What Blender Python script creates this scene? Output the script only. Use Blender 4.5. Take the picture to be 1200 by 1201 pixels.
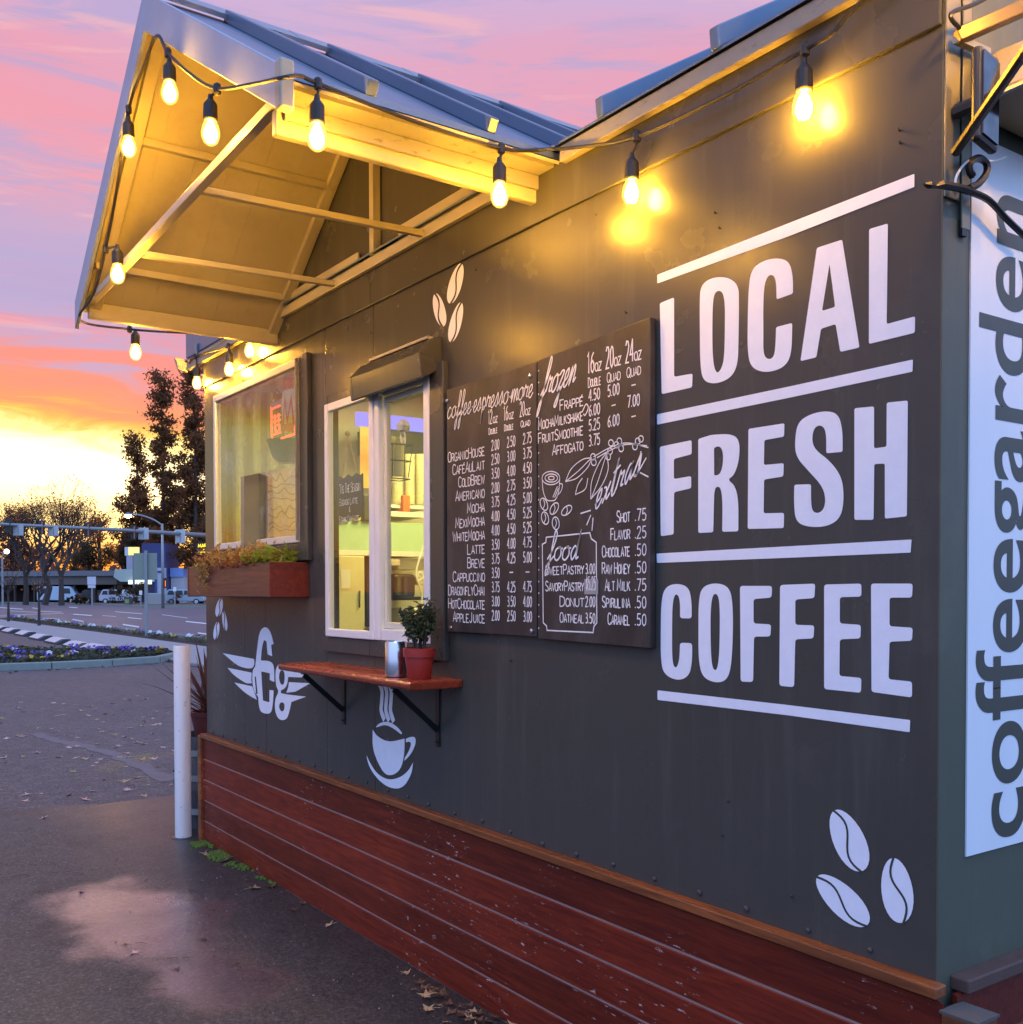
import bpy, bmesh, math, random
import numpy as np
from mathutils import Vector, Matrix
from mathutils.geometry import tessellate_polygon
R = math.radians
random.seed(7)
for o in list(bpy.data.objects): bpy.data.objects.remove(o)
SC = bpy.context.scene
C = SC.collection

# ------------------------------------------------------------------ camera
YAW, PIT, ROLL, PY, FPX = R(35.0939), R(1.23568), R(-0.09394), 718.458, 1202.343
CAM = np.array([1.32283, -2.09954, 1.55])
def _basis():
    F = np.array([-math.cos(YAW)*math.cos(PIT), math.sin(YAW)*math.cos(PIT), -math.sin(PIT)])
    Rt = np.array([math.sin(YAW), math.cos(YAW), 0.]); U = np.cross(Rt, F)
    return F, Rt*math.cos(ROLL)+U*math.sin(ROLL), U*math.cos(ROLL)-Rt*math.sin(ROLL)
BF, BR, BU = _basis()
cam = bpy.data.cameras.new('camera'); camo = bpy.data.objects.new('camera', cam); C.objects.link(camo)
camo.matrix_world = Matrix(((BR[0], BU[0], -BF[0], CAM[0]), (BR[1], BU[1], -BF[1], CAM[1]), (BR[2], BU[2], -BF[2], CAM[2]), (0, 0, 0, 1)))
cam.sensor_fit = 'HORIZONTAL'; cam.sensor_width = 36; cam.lens = 36*FPX/1200
cam.shift_y = (PY-600.5)/1200; cam.clip_start = .05; cam.clip_end = 3000
SC.camera = camo
# measured points of the photograph turned into points on real planes
def ray(x, y): return BF+BR*((x-600)/FPX)+BU*((PY-y)/FPX)
def aty(x, y, Y=0.): d = ray(x, y); t = (Y-CAM[1])/d[1]; return CAM+t*d
def atx(x, y, X=0.): d = ray(x, y); t = (X-CAM[0])/d[0]; return CAM+t*d
def atz(x, y, Z=0.): d = ray(x, y); t = (Z-CAM[2])/d[2]; return CAM+t*d
def W(x, y): p = aty(x, y, 0.); return (p[0], p[2])
def G(x, y): p = atz(x, y, 0.); return (p[0], p[1])
def GP(px, Z):
    d = ray(px, 692); p = CAM+d*Z; return (p[0], p[1])
def HZ(y, Z): return 1.55+(692.5-y)*Z/FPX

# ------------------------------------------------------------------ node helper
def lin(c):
    return tuple((v/255/12.92 if v/255 <= .04045 else ((v/255+.055)/1.055)**2.4) for v in c)
class NT:
    def __init__(s, nt): s.nt = nt; nt.nodes.clear()
    def n(s, t, **k):
        nd = s.nt.nodes.new(t)
        for a, b in k.items(): setattr(nd, a, b)
        return nd
    def put(s, sock, v):
        if hasattr(v, 'is_output') : s.nt.links.new(v, sock)
        elif v is not None:
            if isinstance(v, (tuple, list)) and sock.type == 'RGBA' and len(v) == 3: v = (*v, 1)
            sock.default_value = v
    def m(s, op, a, b=None, c=None, clamp=False):
        nd = s.n('ShaderNodeMath', operation=op); nd.use_clamp = clamp
        for i, v in enumerate((a, b, c)):
            if v is not None: s.put(nd.inputs[i], v)
        return nd.outputs[0]
    def vm(s, op, a, b=None):
        nd = s.n('ShaderNodeVectorMath', operation=op); s.put(nd.inputs[0], a)
        if b is not None: s.put(nd.inputs[3 if op == 'SCALE' else 1], b)
        return nd.outputs['Value'] if op in ('DOT_PRODUCT', 'LENGTH') else nd.outputs[0]
    def mix(s, f, a, b, mode='MIX'):
        nd = s.n('ShaderNodeMix', data_type='RGBA', blend_type=mode); s.put(nd.inputs[0], f); s.put(nd.inputs[6], a); s.put(nd.inputs[7], b); return nd.outputs[2]
    def ramp(s, f, stops, interp='LINEAR'):
        nd = s.n('ShaderNodeValToRGB'); cr = nd.color_ramp; cr.interpolation = interp
        while len(cr.elements) < len(stops): cr.elements.new(.5)
        for e, (p, c) in zip(cr.elements, stops): e.position = p; e.color = (*c, 1) if len(c) == 3 else c
        s.put(nd.inputs[0], f); return nd.outputs[0]
    def noise(s, vec, scale, detail=4, rough=.55, dist=0.):
        nd = s.n('ShaderNodeTexNoise'); s.put(nd.inputs['Vector'], vec); nd.inputs['Scale'].default_value = scale
        nd.inputs['Detail'].default_value = detail; nd.inputs['Roughness'].default_value = rough; nd.inputs['Distortion'].default_value = dist
        return nd.outputs[0]
    def obj(s): return s.n('ShaderNodeTexCoord').outputs['Object']
    def scl(s, v, sc):
        nd = s.n('ShaderNodeMapping'); s.put(nd.inputs[0], v); nd.inputs['Scale'].default_value = sc; return nd.outputs[0]
    def sep(s, v): nd = s.n('ShaderNodeSeparateXYZ'); s.put(nd.inputs[0], v); return nd.outputs
    def rng(s, v, a, b, c=0., d=1., smooth=True):
        nd = s.n('ShaderNodeMapRange'); nd.interpolation_type = 'SMOOTHSTEP' if smooth else 'LINEAR'
        for i, q in enumerate((v, a, b, c, d)): s.put(nd.inputs[i], q)
        return nd.outputs[0]
    def bump(s, h, st=.3, d=.01):
        nd = s.n('ShaderNodeBump'); nd.inputs['Strength'].default_value = st; nd.inputs['Distance'].default_value = d; s.put(nd.inputs['Height'], h); return nd.outputs[0]
    def out(s, sh): o = s.n('ShaderNodeOutputMaterial'); s.nt.links.new(sh, o.inputs[0])
    def bsdf(s, col, rough=.5, metal=0., normal=None, spec=None, **k):
        p = s.n('ShaderNodeBsdfPrincipled'); s.put(p.inputs['Base Color'], col); s.put(p.inputs['Roughness'], rough); s.put(p.inputs['Metallic'], metal)
        if normal is not None: s.put(p.inputs['Normal'], normal)
        if spec is not None: s.put(p.inputs['Specular IOR Level'], spec)
        for a, b in k.items(): s.put(p.inputs[a.replace('_', ' ')], b)
        return p.outputs[0]

# ------------------------------------------------------------------ world: dusk sky
SUN_AZ = R(180-12.9)                      # direction of the sunset, seen from above
SUNV = (math.cos(SUN_AZ), math.sin(SUN_AZ), 0.)
wd = bpy.data.worlds.new('World'); SC.world = wd; wd.use_nodes = True
w = NT(wd.node_tree)
dirv = w.n('ShaderNodeTexCoord').outputs['Generated']
sx, sy, sz = w.sep(dirv)
el = w.m('MULTIPLY', w.m('ARCSINE', w.m('MAXIMUM', w.m('MINIMUM', sz, 1.), -1.)), 180/math.pi)
hl = w.m('SQRT', w.m('MAXIMUM', w.m('ADD', w.m('MULTIPLY', sx, sx), w.m('MULTIPLY', sy, sy)), 1e-5))
azd = w.m('DIVIDE', w.m('ADD', w.m('MULTIPLY', sx, SUNV[0]), w.m('MULTIPLY', sy, SUNV[1])), hl)
st = w.scl(dirv, (1.6, 1.6, 9.))
n1 = w.noise(st, 1.7, 5, .55, .6)
n2 = w.noise(w.scl(dirv, (3, 3, 16)), 2.3, 6, .6, .4)
el2 = w.m('ADD', el, w.m('ADD', w.m('MULTIPLY', w.m('SUBTRACT', n1, .5), 9.), w.m('MULTIPLY', w.m('SUBTRACT', n2, .5), 2.4)))
# keep the bright gap above the horizon fairly level
el3 = w.m('ADD', w.m('MULTIPLY', el, w.rng(el, 9., 16., .8, .35)), w.m('MULTIPLY', el2, w.rng(el, 9., 16., .2, .65)))
crs = w.m('SUBTRACT', w.m('MULTIPLY', sy, SUNV[0]), w.m('MULTIPLY', sx, SUNV[1]))
n5 = w.noise(w.scl(dirv, (5, 5, 30)), 1.6, 6, .6, .8)
el3 = w.m('ADD', el3, w.m('MULTIPLY', w.m('ADD', w.m('MULTIPLY', w.m('MAXIMUM', w.m('MULTIPLY', crs, -1.), -.12), 7.), w.m('MULTIPLY', w.m('SUBTRACT', n5, .5), 3.4)), w.m('MULTIPLY', w.rng(el, 5., 7.5), w.rng(el, 15., 11.))))
S = [(-5, (110, 85, 80)), (0, (255, 130, 30)), (2.2, (255, 168, 50)), (4, (255, 220, 120)), (6, (255, 244, 200)), (7.7, (255, 236, 150)), (8.5, (255, 200, 84)), (9.1, (250, 154, 108)), (10.2, (248, 143, 126)),
     (12.0, (246, 142, 136)), (13.1, (228, 148, 172)), (15.0, (178, 162, 208)), (18, (196, 168, 206)), (20.5, (236, 162, 180)), (23.5, (240, 158, 176)), (26.5, (226, 166, 194)), (29, (208, 176, 214)), (36, (196, 182, 226)), (50, (172, 178, 232)), (90, (150, 165, 228))]
ramp_s = w.ramp(w.m('DIVIDE', w.m('ADD', el3, 5.), 95.), [((e+5)/95, lin(c)) for e, c in S])
E_ = [(-5, (95, 90, 100)), (0, (150, 140, 170)), (6, (190, 165, 200)), (14, (205, 178, 215)), (19, (244, 165, 185)), (23, (226, 172, 205)), (27, (206, 178, 220)), (40, (188, 190, 238)), (90, (165, 182, 240))]
ramp_e = w.ramp(w.m('DIVIDE', w.m('ADD', el2, 5.), 95.), [((e+5)/95, lin(c)) for e, c in E_])
facs = w.rng(azd, .35, .9)
sky = w.mix(facs, ramp_e, ramp_s)
# the rest of the sky, away from the sunset, is the bright pale blue that lights the front of the hut
# streaks of violet and pale pink cloud
n3 = w.noise(w.scl(dirv, (2.2, 2.2, 17.)), 2.1, 7, .62, .9); n4 = w.noise(w.scl(dirv, (1.3, 1.3, 11.)), 3.4, 6, .6, 1.2)
cl1 = w.m('MULTIPLY', w.rng(n3, .46, .62), w.m('MULTIPLY', w.rng(el, 9.3, 11.5), w.rng(el, 60., 26., .25, 1.)))
sky = w.mix(w.m('MULTIPLY', cl1, .78), sky, lin((182, 168, 212)))
cl2 = w.m('MULTIPLY', w.rng(n4, .54, .70), w.rng(el, 10.5, 14.))
sky = w.mix(w.m('MULTIPLY', cl2, .55), sky, lin((248, 186, 188)))
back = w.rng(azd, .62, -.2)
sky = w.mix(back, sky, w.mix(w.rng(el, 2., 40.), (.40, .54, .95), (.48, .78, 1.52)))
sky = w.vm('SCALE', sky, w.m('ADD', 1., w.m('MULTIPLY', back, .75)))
# glow where the sun has just gone down
gd = w.vm('NORMALIZE', w.vm('MULTIPLY', dirv, (1, 1, 1.7)))
gdir = Vector((SUNV[0], SUNV[1], .13*1.7)).normalized()
gl = w.m('POWER', w.m('MAXIMUM', w.vm('DOT_PRODUCT', gd, tuple(gdir)), 0.), 45.)
gl = w.m('MULTIPLY', gl, w.m('MULTIPLY', w.rng(el3, 8.7, 6.3, 0., 1.), w.rng(el, .5, 4.5, .08, 1.)))
sky = w.mix(1., sky, w.vm('SCALE', (1.5, 1.15, .6), gl), 'ADD')
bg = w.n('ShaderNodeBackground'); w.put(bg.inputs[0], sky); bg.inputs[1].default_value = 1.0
# a thin physical sky for the low sun on top
nsk = w.n('ShaderNodeTexSky'); nsk.sky_type = 'NISHITA'; nsk.sun_disc = False; nsk.sun_elevation = R(2); nsk.sun_rotation = R(90)-SUN_AZ
bg2 = w.n('ShaderNodeBackground'); w.put(bg2.inputs[0], nsk.outputs[0]); bg2.inputs[1].default_value = .012
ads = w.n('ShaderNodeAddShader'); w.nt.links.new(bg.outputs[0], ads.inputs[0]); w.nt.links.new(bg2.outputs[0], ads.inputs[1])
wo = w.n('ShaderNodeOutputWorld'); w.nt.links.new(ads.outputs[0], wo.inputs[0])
sl = bpy.data.lights.new('sun', 'SUN'); slo = bpy.data.objects.new('sun', sl); C.objects.link(slo)
sl.energy = .35; sl.angle = R(6); sl.color = (1, .55, .25)
slo.rotation_euler = Vector((-SUNV[0], -SUNV[1], -math.tan(R(2.5)))).to_track_quat('-Z', 'Y').to_euler()
SC.view_settings.view_transform = 'Standard'; SC.view_settings.look = 'None'; SC.view_settings.exposure = 0; SC.view_settings.gamma = 1
SC.render.engine = 'CYCLES'
try:
    SC.cycles.use_denoising = True; SC.cycles.denoiser = 'OPENIMAGEDENOISE'; SC.cycles.max_bounces = 8; SC.cycles.transparent_max_bounces = 16
    SC.cycles.sample_clamp_indirect = 6; SC.cycles.caustics_reflective = False; SC.cycles.caustics_refractive = False
except Exception: pass

# ------------------------------------------------------------------ materials
def mat(name, fn):
    m = bpy.data.materials.new(name); m.use_nodes = True; t = NT(m.node_tree); t.out(fn(t)); return m
def plain(name, col, rough=.5, metal=0., var=.12, scale=9., bump=0., **k):
    def f(t):
        o = t.obj(); n = t.noise(o, scale, 5)
        c = t.mix(n, tuple(v*(1-var) for v in col), tuple(min(1, v*(1+var)) for v in col))
        r = t.m('ADD', rough-.06, t.m('MULTIPLY', t.noise(o, scale*2.3, 4), .12))
        return t.bsdf(c, r, metal, t.bump(t.noise(o, scale*14, 3), bump, .004) if bump else None, **k)
    return mat(name, f)
def emit(name, col, s):
    def f(t):
        e = t.n('ShaderNodeEmission'); e.inputs[0].default_value = (*col, 1); e.inputs[1].default_value = s; return e.outputs[0]
    return mat(name, f)
def glass_mat(name, tint=(.93, .95, .93), boost=1., dirt_sheen=.0):
    def f(t):
        ge = t.n('ShaderNodeNewGeometry'); cs_ = t.m('ABSOLUTE', t.vm('DOT_PRODUCT', ge.outputs['Incoming'], ge.outputs['Normal'])); fr_ = t.m('ADD', .04, t.m('MULTIPLY', .96, t.m('POWER', t.m('SUBTRACT', 1., cs_, clamp=True), 5.)))
        tr = t.n('ShaderNodeBsdfTransparent'); tr.inputs[0].default_value = (*tint, 1)
        gl = t.n('ShaderNodeBsdfGlossy'); gl.inputs['Roughness'].default_value = .015; gl.inputs[0].default_value = (.95, .95, .95, 1)
        mx = t.n('ShaderNodeMixShader'); t.put(mx.inputs[0], t.m('MULTIPLY', fr_, boost, clamp=True)); t.nt.links.new(tr.outputs[0], mx.inputs[1]); t.nt.links.new(gl.outputs[0], mx.inputs[2])
        if dirt_sheen:
            df = t.n('ShaderNodeBsdfDiffuse'); df.inputs[0].default_value = (.6, .6, .55, 1)
            m2 = t.n('ShaderNodeMixShader'); t.put(m2.inputs[0], t.m('MULTIPLY', t.rng(t.noise(t.obj(), 7, 6, .7), .45, .8), dirt_sheen)); t.nt.links.new(mx.outputs[0], m2.inputs[1]); t.nt.links.new(df.outputs[0], m2.inputs[2]); return m2.outputs[0]
        return mx.outputs[0]
    return mat(name, f)

def _wall(base, seams, axis=0, rough=.25, zl=None):
    def f(t):
        o = t.obj(); x, y, z = t.sep(o); u = x if axis == 0 else y
        big = t.noise(o, 1.3, 4, .6); streak = t.noise(t.scl(o, (9, 9, .7)), 1.6, 5, .65)
        c = t.mix(big, tuple(v*.86 for v in base), tuple(v*1.12 for v in base))
        c = t.mix(t.m('MULTIPLY', t.rng(streak, .5, .75), .36), c, tuple(v*1.5+.01 for v in base))
        c = t.mix(t.m('MULTIPLY', t.rng(t.noise(o, 2.7, 6, .7), .55, .72), .25), c, tuple(v*1.7 for v in base)); c = t.mix(t.m('MULTIPLY', t.rng(t.noise(t.scl(o, (14, 14, 3)), 4, 6, .75), .70, .74), .5), c, (.17, .15, .14))
        low = t.m('MULTIPLY', t.rng(z, .95, .64), t.rng(t.noise(o, 6, 5), .4, .7))
        c = t.mix(t.m('MULTIPLY', low, .35), c, (.07, .062, .055))
        h = t.m('ADD', t.m('MULTIPLY', t.noise(o, 190, 2), .35), t.m('MULTIPLY', t.noise(o, 34, 4, .6), .55))
        line = None
        for s in seams:
            d = t.m('ABSOLUTE', t.m('SUBTRACT', t.m('ADD', u, t.m('MULTIPLY', t.m('SUBTRACT', t.noise(o, 3, 2), .5), .002)), s))
            q = t.rng(d, .0018, .0048, 1., 0.); line = q if line is None else t.m('MAXIMUM', line, q)
        if line is not None:
            c = t.mix(t.m('MULTIPLY', line, .72), c, tuple(v*.25 for v in base)); h = t.m('SUBTRACT', h, t.m('MULTIPLY', line, 2.))
        # paint drips and filled screw holes
        v = t.n('ShaderNodeTexVoronoi'); v.inputs['Scale'].default_value = 3.1; t.put(v.inputs['Vector'], o)
        dots = t.rng(v.outputs['Distance'], .012, .022, 1., 0.)
        h = t.m('ADD', h, t.m('MULTIPLY', dots, 2.5))
        r = t.m('ADD', rough-.05, t.m('MULTIPLY', t.noise(o, 5, 4), .12))
        return t.bsdf(c, r, 0, t.bump(h, .2, .003), .26)
    return f
M = {}
M['wall'] = mat('charcoal wall paint', _wall((.060, .058, .050), [-4.3, -3.62, -1.51, -.735, -.243, -1.83]))
M['frieze'] = mat('charcoal frieze paint', _wall((.060, .058, .050), [-1.5, -3.1, -.25]))
M['side'] = mat('grey green wall paint', _wall((.080, .086, .062), [.30, .62, 1.2], 1, .42))
M['white_paint'] = mat('brushed white paint', lambda t: (lambda o: t.bsdf(t.mix(t.rng(t.noise(t.scl(o, (3, 3, 3)), 9, 6, .7), .3, .8), (.74, .77, .84), (.79, .82, .89)), .45, 0, t.bump(t.noise(t.scl(o, (40, 40, 140)), 2, 3), .2, .002)))(t.obj()))
M['vinyl'] = plain('white vinyl', (.74, .73, .71), .32, var=.06)
M['cream'] = mat('cream painted metal', lambda t: (lambda o: t.bsdf(t.mix(t.rng(t.noise(o, 4, 6, .7), .42, .8), (.40, .36, .25), (.34, .30, .205)), t.m('ADD', .25, t.m('MULTIPLY', t.noise(o, 11, 4), .2)), 0, t.bump(t.noise(o, 18, 3), .12, .004)))(t.obj()))
M['rust_edge'] = mat('weathered white timber', lambda t: (lambda o: t.bsdf(t.mix(t.rng(t.noise(t.scl(o, (3, 3, 9)), 5, 6, .75), .56, .72), (.25, .235, .20), (.10, .075, .045)), .5, 0, t.bump(t.noise(o, 40, 3), .2, .003)))(t.obj()))
M['roof'] = mat('blue grey roof metal', lambda t: (lambda o: t.bsdf(t.mix(t.noise(o, 2.5, 5), (.105, .15, .215), (.17, .225, .30)), t.m('ADD', .24, t.m('MULTIPLY', t.noise(o, 8, 5), .2)), .35, t.bump(t.noise(o, 9, 3), .1, .006)))(t.obj()))
M['flash'] = plain('grey zinc flashing', (.30, .31, .34), .4, .3, .2, 5)
def wood(name, ca, cb, stretch=(1, 12, 12), rough=.36, chips=.0, gloss=.5):
    def f(t):
        o = t.obj(); oi = t.n('ShaderNodeObjectInfo').outputs['Random']
        s_ = t.scl(o, stretch); g = t.rng(t.noise(s_, 3.2, 7, .62, 1.2), .3, .7); g2 = t.noise(o, 1.1, 3)
        board = t.n('ShaderNodeTexWhiteNoise'); board.noise_dimensions = '1D'; t.put(board.inputs['W'], t.m('FLOOR', t.m('DIVIDE', t.m('SUBTRACT', t.sep(o)[2], .003), .128)))
        c = t.mix(g, ca, cb); c = t.mix(t.m('MULTIPLY', t.rng(g2, .35, .7), .45), c, tuple(v*.62 for v in ca))
        c = t.vm('SCALE', c, t.m('ADD', .75, t.m('MULTIPLY', board.outputs[0], .5)))
        kn = t.n('ShaderNodeTexVoronoi'); kn.inputs['Scale'].default_value = 1.; t.put(kn.inputs['Vector'], t.scl(o, (2.3, 3, 7)))
        c = t.mix(t.m('MULTIPLY', t.rng(kn.outputs['Distance'], .1, .03), .7), c, tuple(v*.25 for v in ca))
        r = t.m('ADD', rough-.08, t.m('MULTIPLY', t.noise(o, 6, 5), .2))
        if chips:
            ch = t.m('MULTIPLY', t.rng(t.noise(t.scl(o, (9, 9, 34)), 2., 6, .7), .61, .64), t.rng(t.noise(o, 1.7, 2), .50, .58))
            c = t.mix(t.m('MULTIPLY', ch, chips), c, (.55, .45, .40))
        return t.bsdf(c, r, 0, t.bump(t.m('ADD', t.m('MULTIPLY', g, .6), t.noise(t.scl(o, (3, 40, 40)), 5, 3)), .16, .003), gloss)
    return mat(name, f)
M['redwood'] = wood('red stained boards', (.105, .010, .005), (.215, .026, .009), rough=.46, chips=.75, gloss=.3)
M['redwood_end'] = wood('red stained box boards', (.12, .018, .010), (.21, .036, .018))
M['shelf'] = wood('varnished red shelf', (.20, .028, .012), (.34, .060, .024), rough=.25)
M['orange'] = wood('orange stained trim', (.13, .036, .009), (.30, .085, .02), rough=.45)
M['black_metal'] = plain('black iron', (.012, .012, .013), .4, .3)
M['rubber'] = plain('black rubber cable', (.012, .011, .010), .55)
M['chalk'] = mat('worn chalkboard', lambda t: (lambda o: t.bsdf(t.mix(t.rng(t.noise(t.scl(o, (1, 1, .45)), 5, 6, .7), .4, .75), (.019, .015, .014), (.062, .052, .050)), t.m('ADD', .38, t.m('MULTIPLY', t.noise(o, 7, 5), .25)), 0, t.bump(t.noise(t.scl(o, (60, 60, 5)), 4, 3), .08, .002)))(t.obj()))
M['chalk_white'] = plain('white chalk pen', (.78, .77, .76), .8, var=.2, scale=40)
M['glass'] = glass_mat('window glass', (.97, .98, .96), .8, .03)
M['glass_big'] = glass_mat('picture window glass', (.90, .92, .88), 1.05, .22)  # greyish dirt film, strengthened to paint in a duller reflection
M['steel'] = plain('brushed steel', (.6, .6, .62), .25, 1., .1)
M['terracotta'] = plain('red plastic pot', (.30, .028, .020), .45)
M['soil'] = plain('dark potting soil', (.03, .02, .013), .9, 0, .4, 30, .8)
def leafm(name, a, b, trans=.35):
    def f(t):
        o = t.obj(); c = t.mix(t.noise(o, 3.1, 3), a, b)
        p = t.bsdf(c, .55, 0, spec=.3); tl = t.n('ShaderNodeBsdfTranslucent'); t.put(tl.inputs[0], t.vm('SCALE', c, 1.4))
        mx = t.n('ShaderNodeMixShader'); mx.inputs[0].default_value = trans; t.nt.links.new(p, mx.inputs[1]); t.nt.links.new(tl.outputs[0], mx.inputs[2]); return mx.outputs[0]
    return mat(name, f)
M['leaf'] = leafm('green leaves', (.03, .06, .015), (.09, .12, .03))
M['leaf_y'] = leafm('yellowing leaves', (.30, .17, .05), (.46, .30, .10))
M['leaf_o'] = leafm('russet leaves', (.16, .05, .02), (.30, .12, .04))
M['leaf_lime'] = leafm('lime leaves', (.10, .17, .02), (.26, .30, .04))
M['leaf_dark'] = leafm('dusty jade leaves', (.035, .05, .02), (.08, .10, .045), .15)
M['cordy'] = leafm('bronze strap leaves', (.05, .018, .014), (.14, .05, .03), .25)
M['conifer'] = leafm('dark conifer needles', (.11, .055, .024), (.26, .115, .042), .65)
M['dark_leaf'] = leafm('dark evergreen leaves', (.060, .040, .020), (.12, .075, .034), .5)
M['autumn'] = leafm('copper autumn leaves', (.26, .10, .025), (.50, .20, .05), .65)
M['russet_tree'] = leafm('russet tree leaves', (.10, .045, .028), (.19, .08, .045), .45)
M['bark'] = plain('dark bark', (.05, .034, .026), .85, 0, .3, 20, .5)
M['moss'] = plain('bright moss', (.08, .13, .012), .9, 0, .5, 26, .8)
M['pole_white'] = mat('scuffed white pole paint', lambda t: (lambda o: t.bsdf(t.mix(t.rng(t.noise(t.scl(o, (9, 9, 5)), 3, 6, .75), .60, .72), (.70, .68, .67), (.36, .32, .28)), .4, 0, t.bump(t.noise(o, 30, 3), .1, .003)))(t.obj()))
M['galv'] = plain('galvanised steel', (.25, .26, .26), .5, .3)
M['concrete'] = plain('grey concrete', (.30, .29, .27), .85, 0, .2, 12, .3)
M['white'] = plain('flat white paint', (.72, .72, .72), .6)
M['dark'] = plain('dark grey plastic', (.02, .02, .021), .45)
def _pave(t, base, wet):
    o = t.obj(); x, y, z = t.sep(o)
    big = t.noise(o, .55, 5, .55, .4); mid = t.noise(o, 3.2, 5, .65); agg = t.noise(o, 46, 5, .75)
    c = t.mix(big, tuple(v*.7 for v in base), tuple(v*1.3 for v in base)); c = t.mix(t.m('MULTIPLY', t.rng(mid, .4, .75), .3), c, tuple(v*1.5 for v in base))
    c = t.mix(t.m('MULTIPLY', t.rng(agg, .52, .7), .5), c, tuple(v*2.6 for v in base)); c = t.mix(t.m('MULTIPLY', t.rng(t.noise(o, 19, 5, .75), .56, .72), .55), c, tuple(v*.35 for v in base))
    return o, x, y, z, big, mid, agg, c
def near_pave(t):
    o, x, y, z, big, mid, agg, c = _pave(t, (.064, .057, .050), 1)
    c = t.mix(.5, c, t.mix(mid, (.050, .045, .040), (.078, .069, .060)))
    n_ = t.noise(o, 2.1, 5, .6)
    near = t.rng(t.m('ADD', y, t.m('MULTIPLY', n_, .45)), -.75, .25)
    def spot(px, py, sx, sy):
        cx, cy = G(px, py); a = t.m('DIVIDE', t.m('SUBTRACT', x, cx), sx); b = t.m('DIVIDE', t.m('SUBTRACT', y, cy), sy)
        return t.rng(t.m('ADD', t.m('SQRT', t.m('ADD', t.m('MULTIPLY', a, a), t.m('MULTIPLY', b, b))), t.m('MULTIPLY', t.m('SUBTRACT', n_, .5), 1.5)), 1.1, .55)
    blob = t.m('MAXIMUM', spot(160, 1075, .85, .40), spot(262, 1150, .42, .26))
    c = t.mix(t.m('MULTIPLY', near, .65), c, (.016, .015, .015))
    c = t.mix(t.m('MULTIPLY', blob, .6), c, (.092, .054, .054))  # pink of the reflected sky painted into the damp patch
    dk = t.m('MULTIPLY', t.rng(t.noise(o, 1.3, 4, .55), .54, .62), .45)
    c = t.mix(dk, c, (.030, .026, .024))
    ck = t.rng(t.m('ABSOLUTE', t.m('SUBTRACT', t.noise(o, .62, 7, .62, .5), .5)), .0035, .0015); c = t.mix(t.m('MULTIPLY', ck, .7), c, (.012, .011, .010))
    sp1 = t.rng(agg, .38, .64, .62, 1.42); sp2 = t.rng(t.noise(o, 95, 2, .6), .35, .65, .75, 1.25); sp3 = t.rng(t.noise(o, 11, 5, .7), .35, .68, .82, 1.2)
    c = t.vm('SCALE', c, t.m('MULTIPLY', sp1, t.m('MULTIPLY', sp2, sp3)))
    rough = t.m('SUBTRACT', t.m('ADD', .52, t.m('MULTIPLY', mid, .22)), t.m('ADD', t.m('MULTIPLY', blob, .30), t.m('MULTIPLY', near, .16)))
    h = t.m('ADD', agg, t.m('MULTIPLY', t.noise(o, 24, 5, .7), 1.2))
    return t.bsdf(c, rough, 0, t.bump(t.m('MULTIPLY', h, t.m('SUBTRACT', 1., t.m('MULTIPLY', blob, .55))), .5, .007), t.m('ADD', .5, t.m('MULTIPLY', blob, .3)), Coat_Weight=t.m('ADD', t.m('MULTIPLY', blob, t.rng(t.noise(o, 5, 4), .3, .6, .55, 1.)), t.m('MULTIPLY', near, .22), clamp=True), Coat_Roughness=.24)
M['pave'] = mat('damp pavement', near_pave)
def far_pave(t):
    o, x, y, z, big, mid, agg, c = _pave(t, (.082, .070, .068), 0)
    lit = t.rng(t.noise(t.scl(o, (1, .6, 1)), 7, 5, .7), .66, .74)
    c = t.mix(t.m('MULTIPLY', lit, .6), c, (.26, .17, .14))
    yel = t.m('MULTIPLY', t.m('MULTIPLY', t.rng(x, -9.2, -8.1), t.rng(x, -7.0, -7.6)), t.rng(t.noise(o, 2.2, 5, .7), .46, .62))
    yel = t.m('MULTIPLY', yel, t.rng(y, -.2, .5))
    c = t.mix(t.m('MULTIPLY', yel, .6), c, (.25, .17, .04))
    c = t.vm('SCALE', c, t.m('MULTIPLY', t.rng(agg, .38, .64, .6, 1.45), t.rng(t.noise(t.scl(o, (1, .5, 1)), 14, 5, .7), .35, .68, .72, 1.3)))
    return t.bsdf(c, t.m('ADD', .52, t.m('MULTIPLY', mid, .25)), 0, t.bump(t.m('ADD', t.noise(o, 60, 4, .7), agg), .5, .012), .4)
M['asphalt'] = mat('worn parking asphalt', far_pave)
M['road'] = mat('road asphalt', lambda t: (lambda o: t.bsdf(t.mix(t.noise(t.scl(o, (.1, 1, 1)), .9, 5), (.075, .070, .080), (.13, .12, .135)), .55, 0, t.bump(t.noise(o, 30, 3), .3, .01)))(t.obj()))
M['walk'] = plain('pale pavement concrete', (.27, .25, .24), .8, 0, .18, 3, .3)
M['earth'] = plain('bare earth', (.07, .05, .035), .95, 0, .4, 2, .5)
M['kerb'] = plain('grey green kerb concrete', (.20, .22, .19), .8, 0, .2, 6, .3)
M['road_paint'] = plain('worn road paint', (.62, .60, .55), .7, 0, .2, 6)

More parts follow.
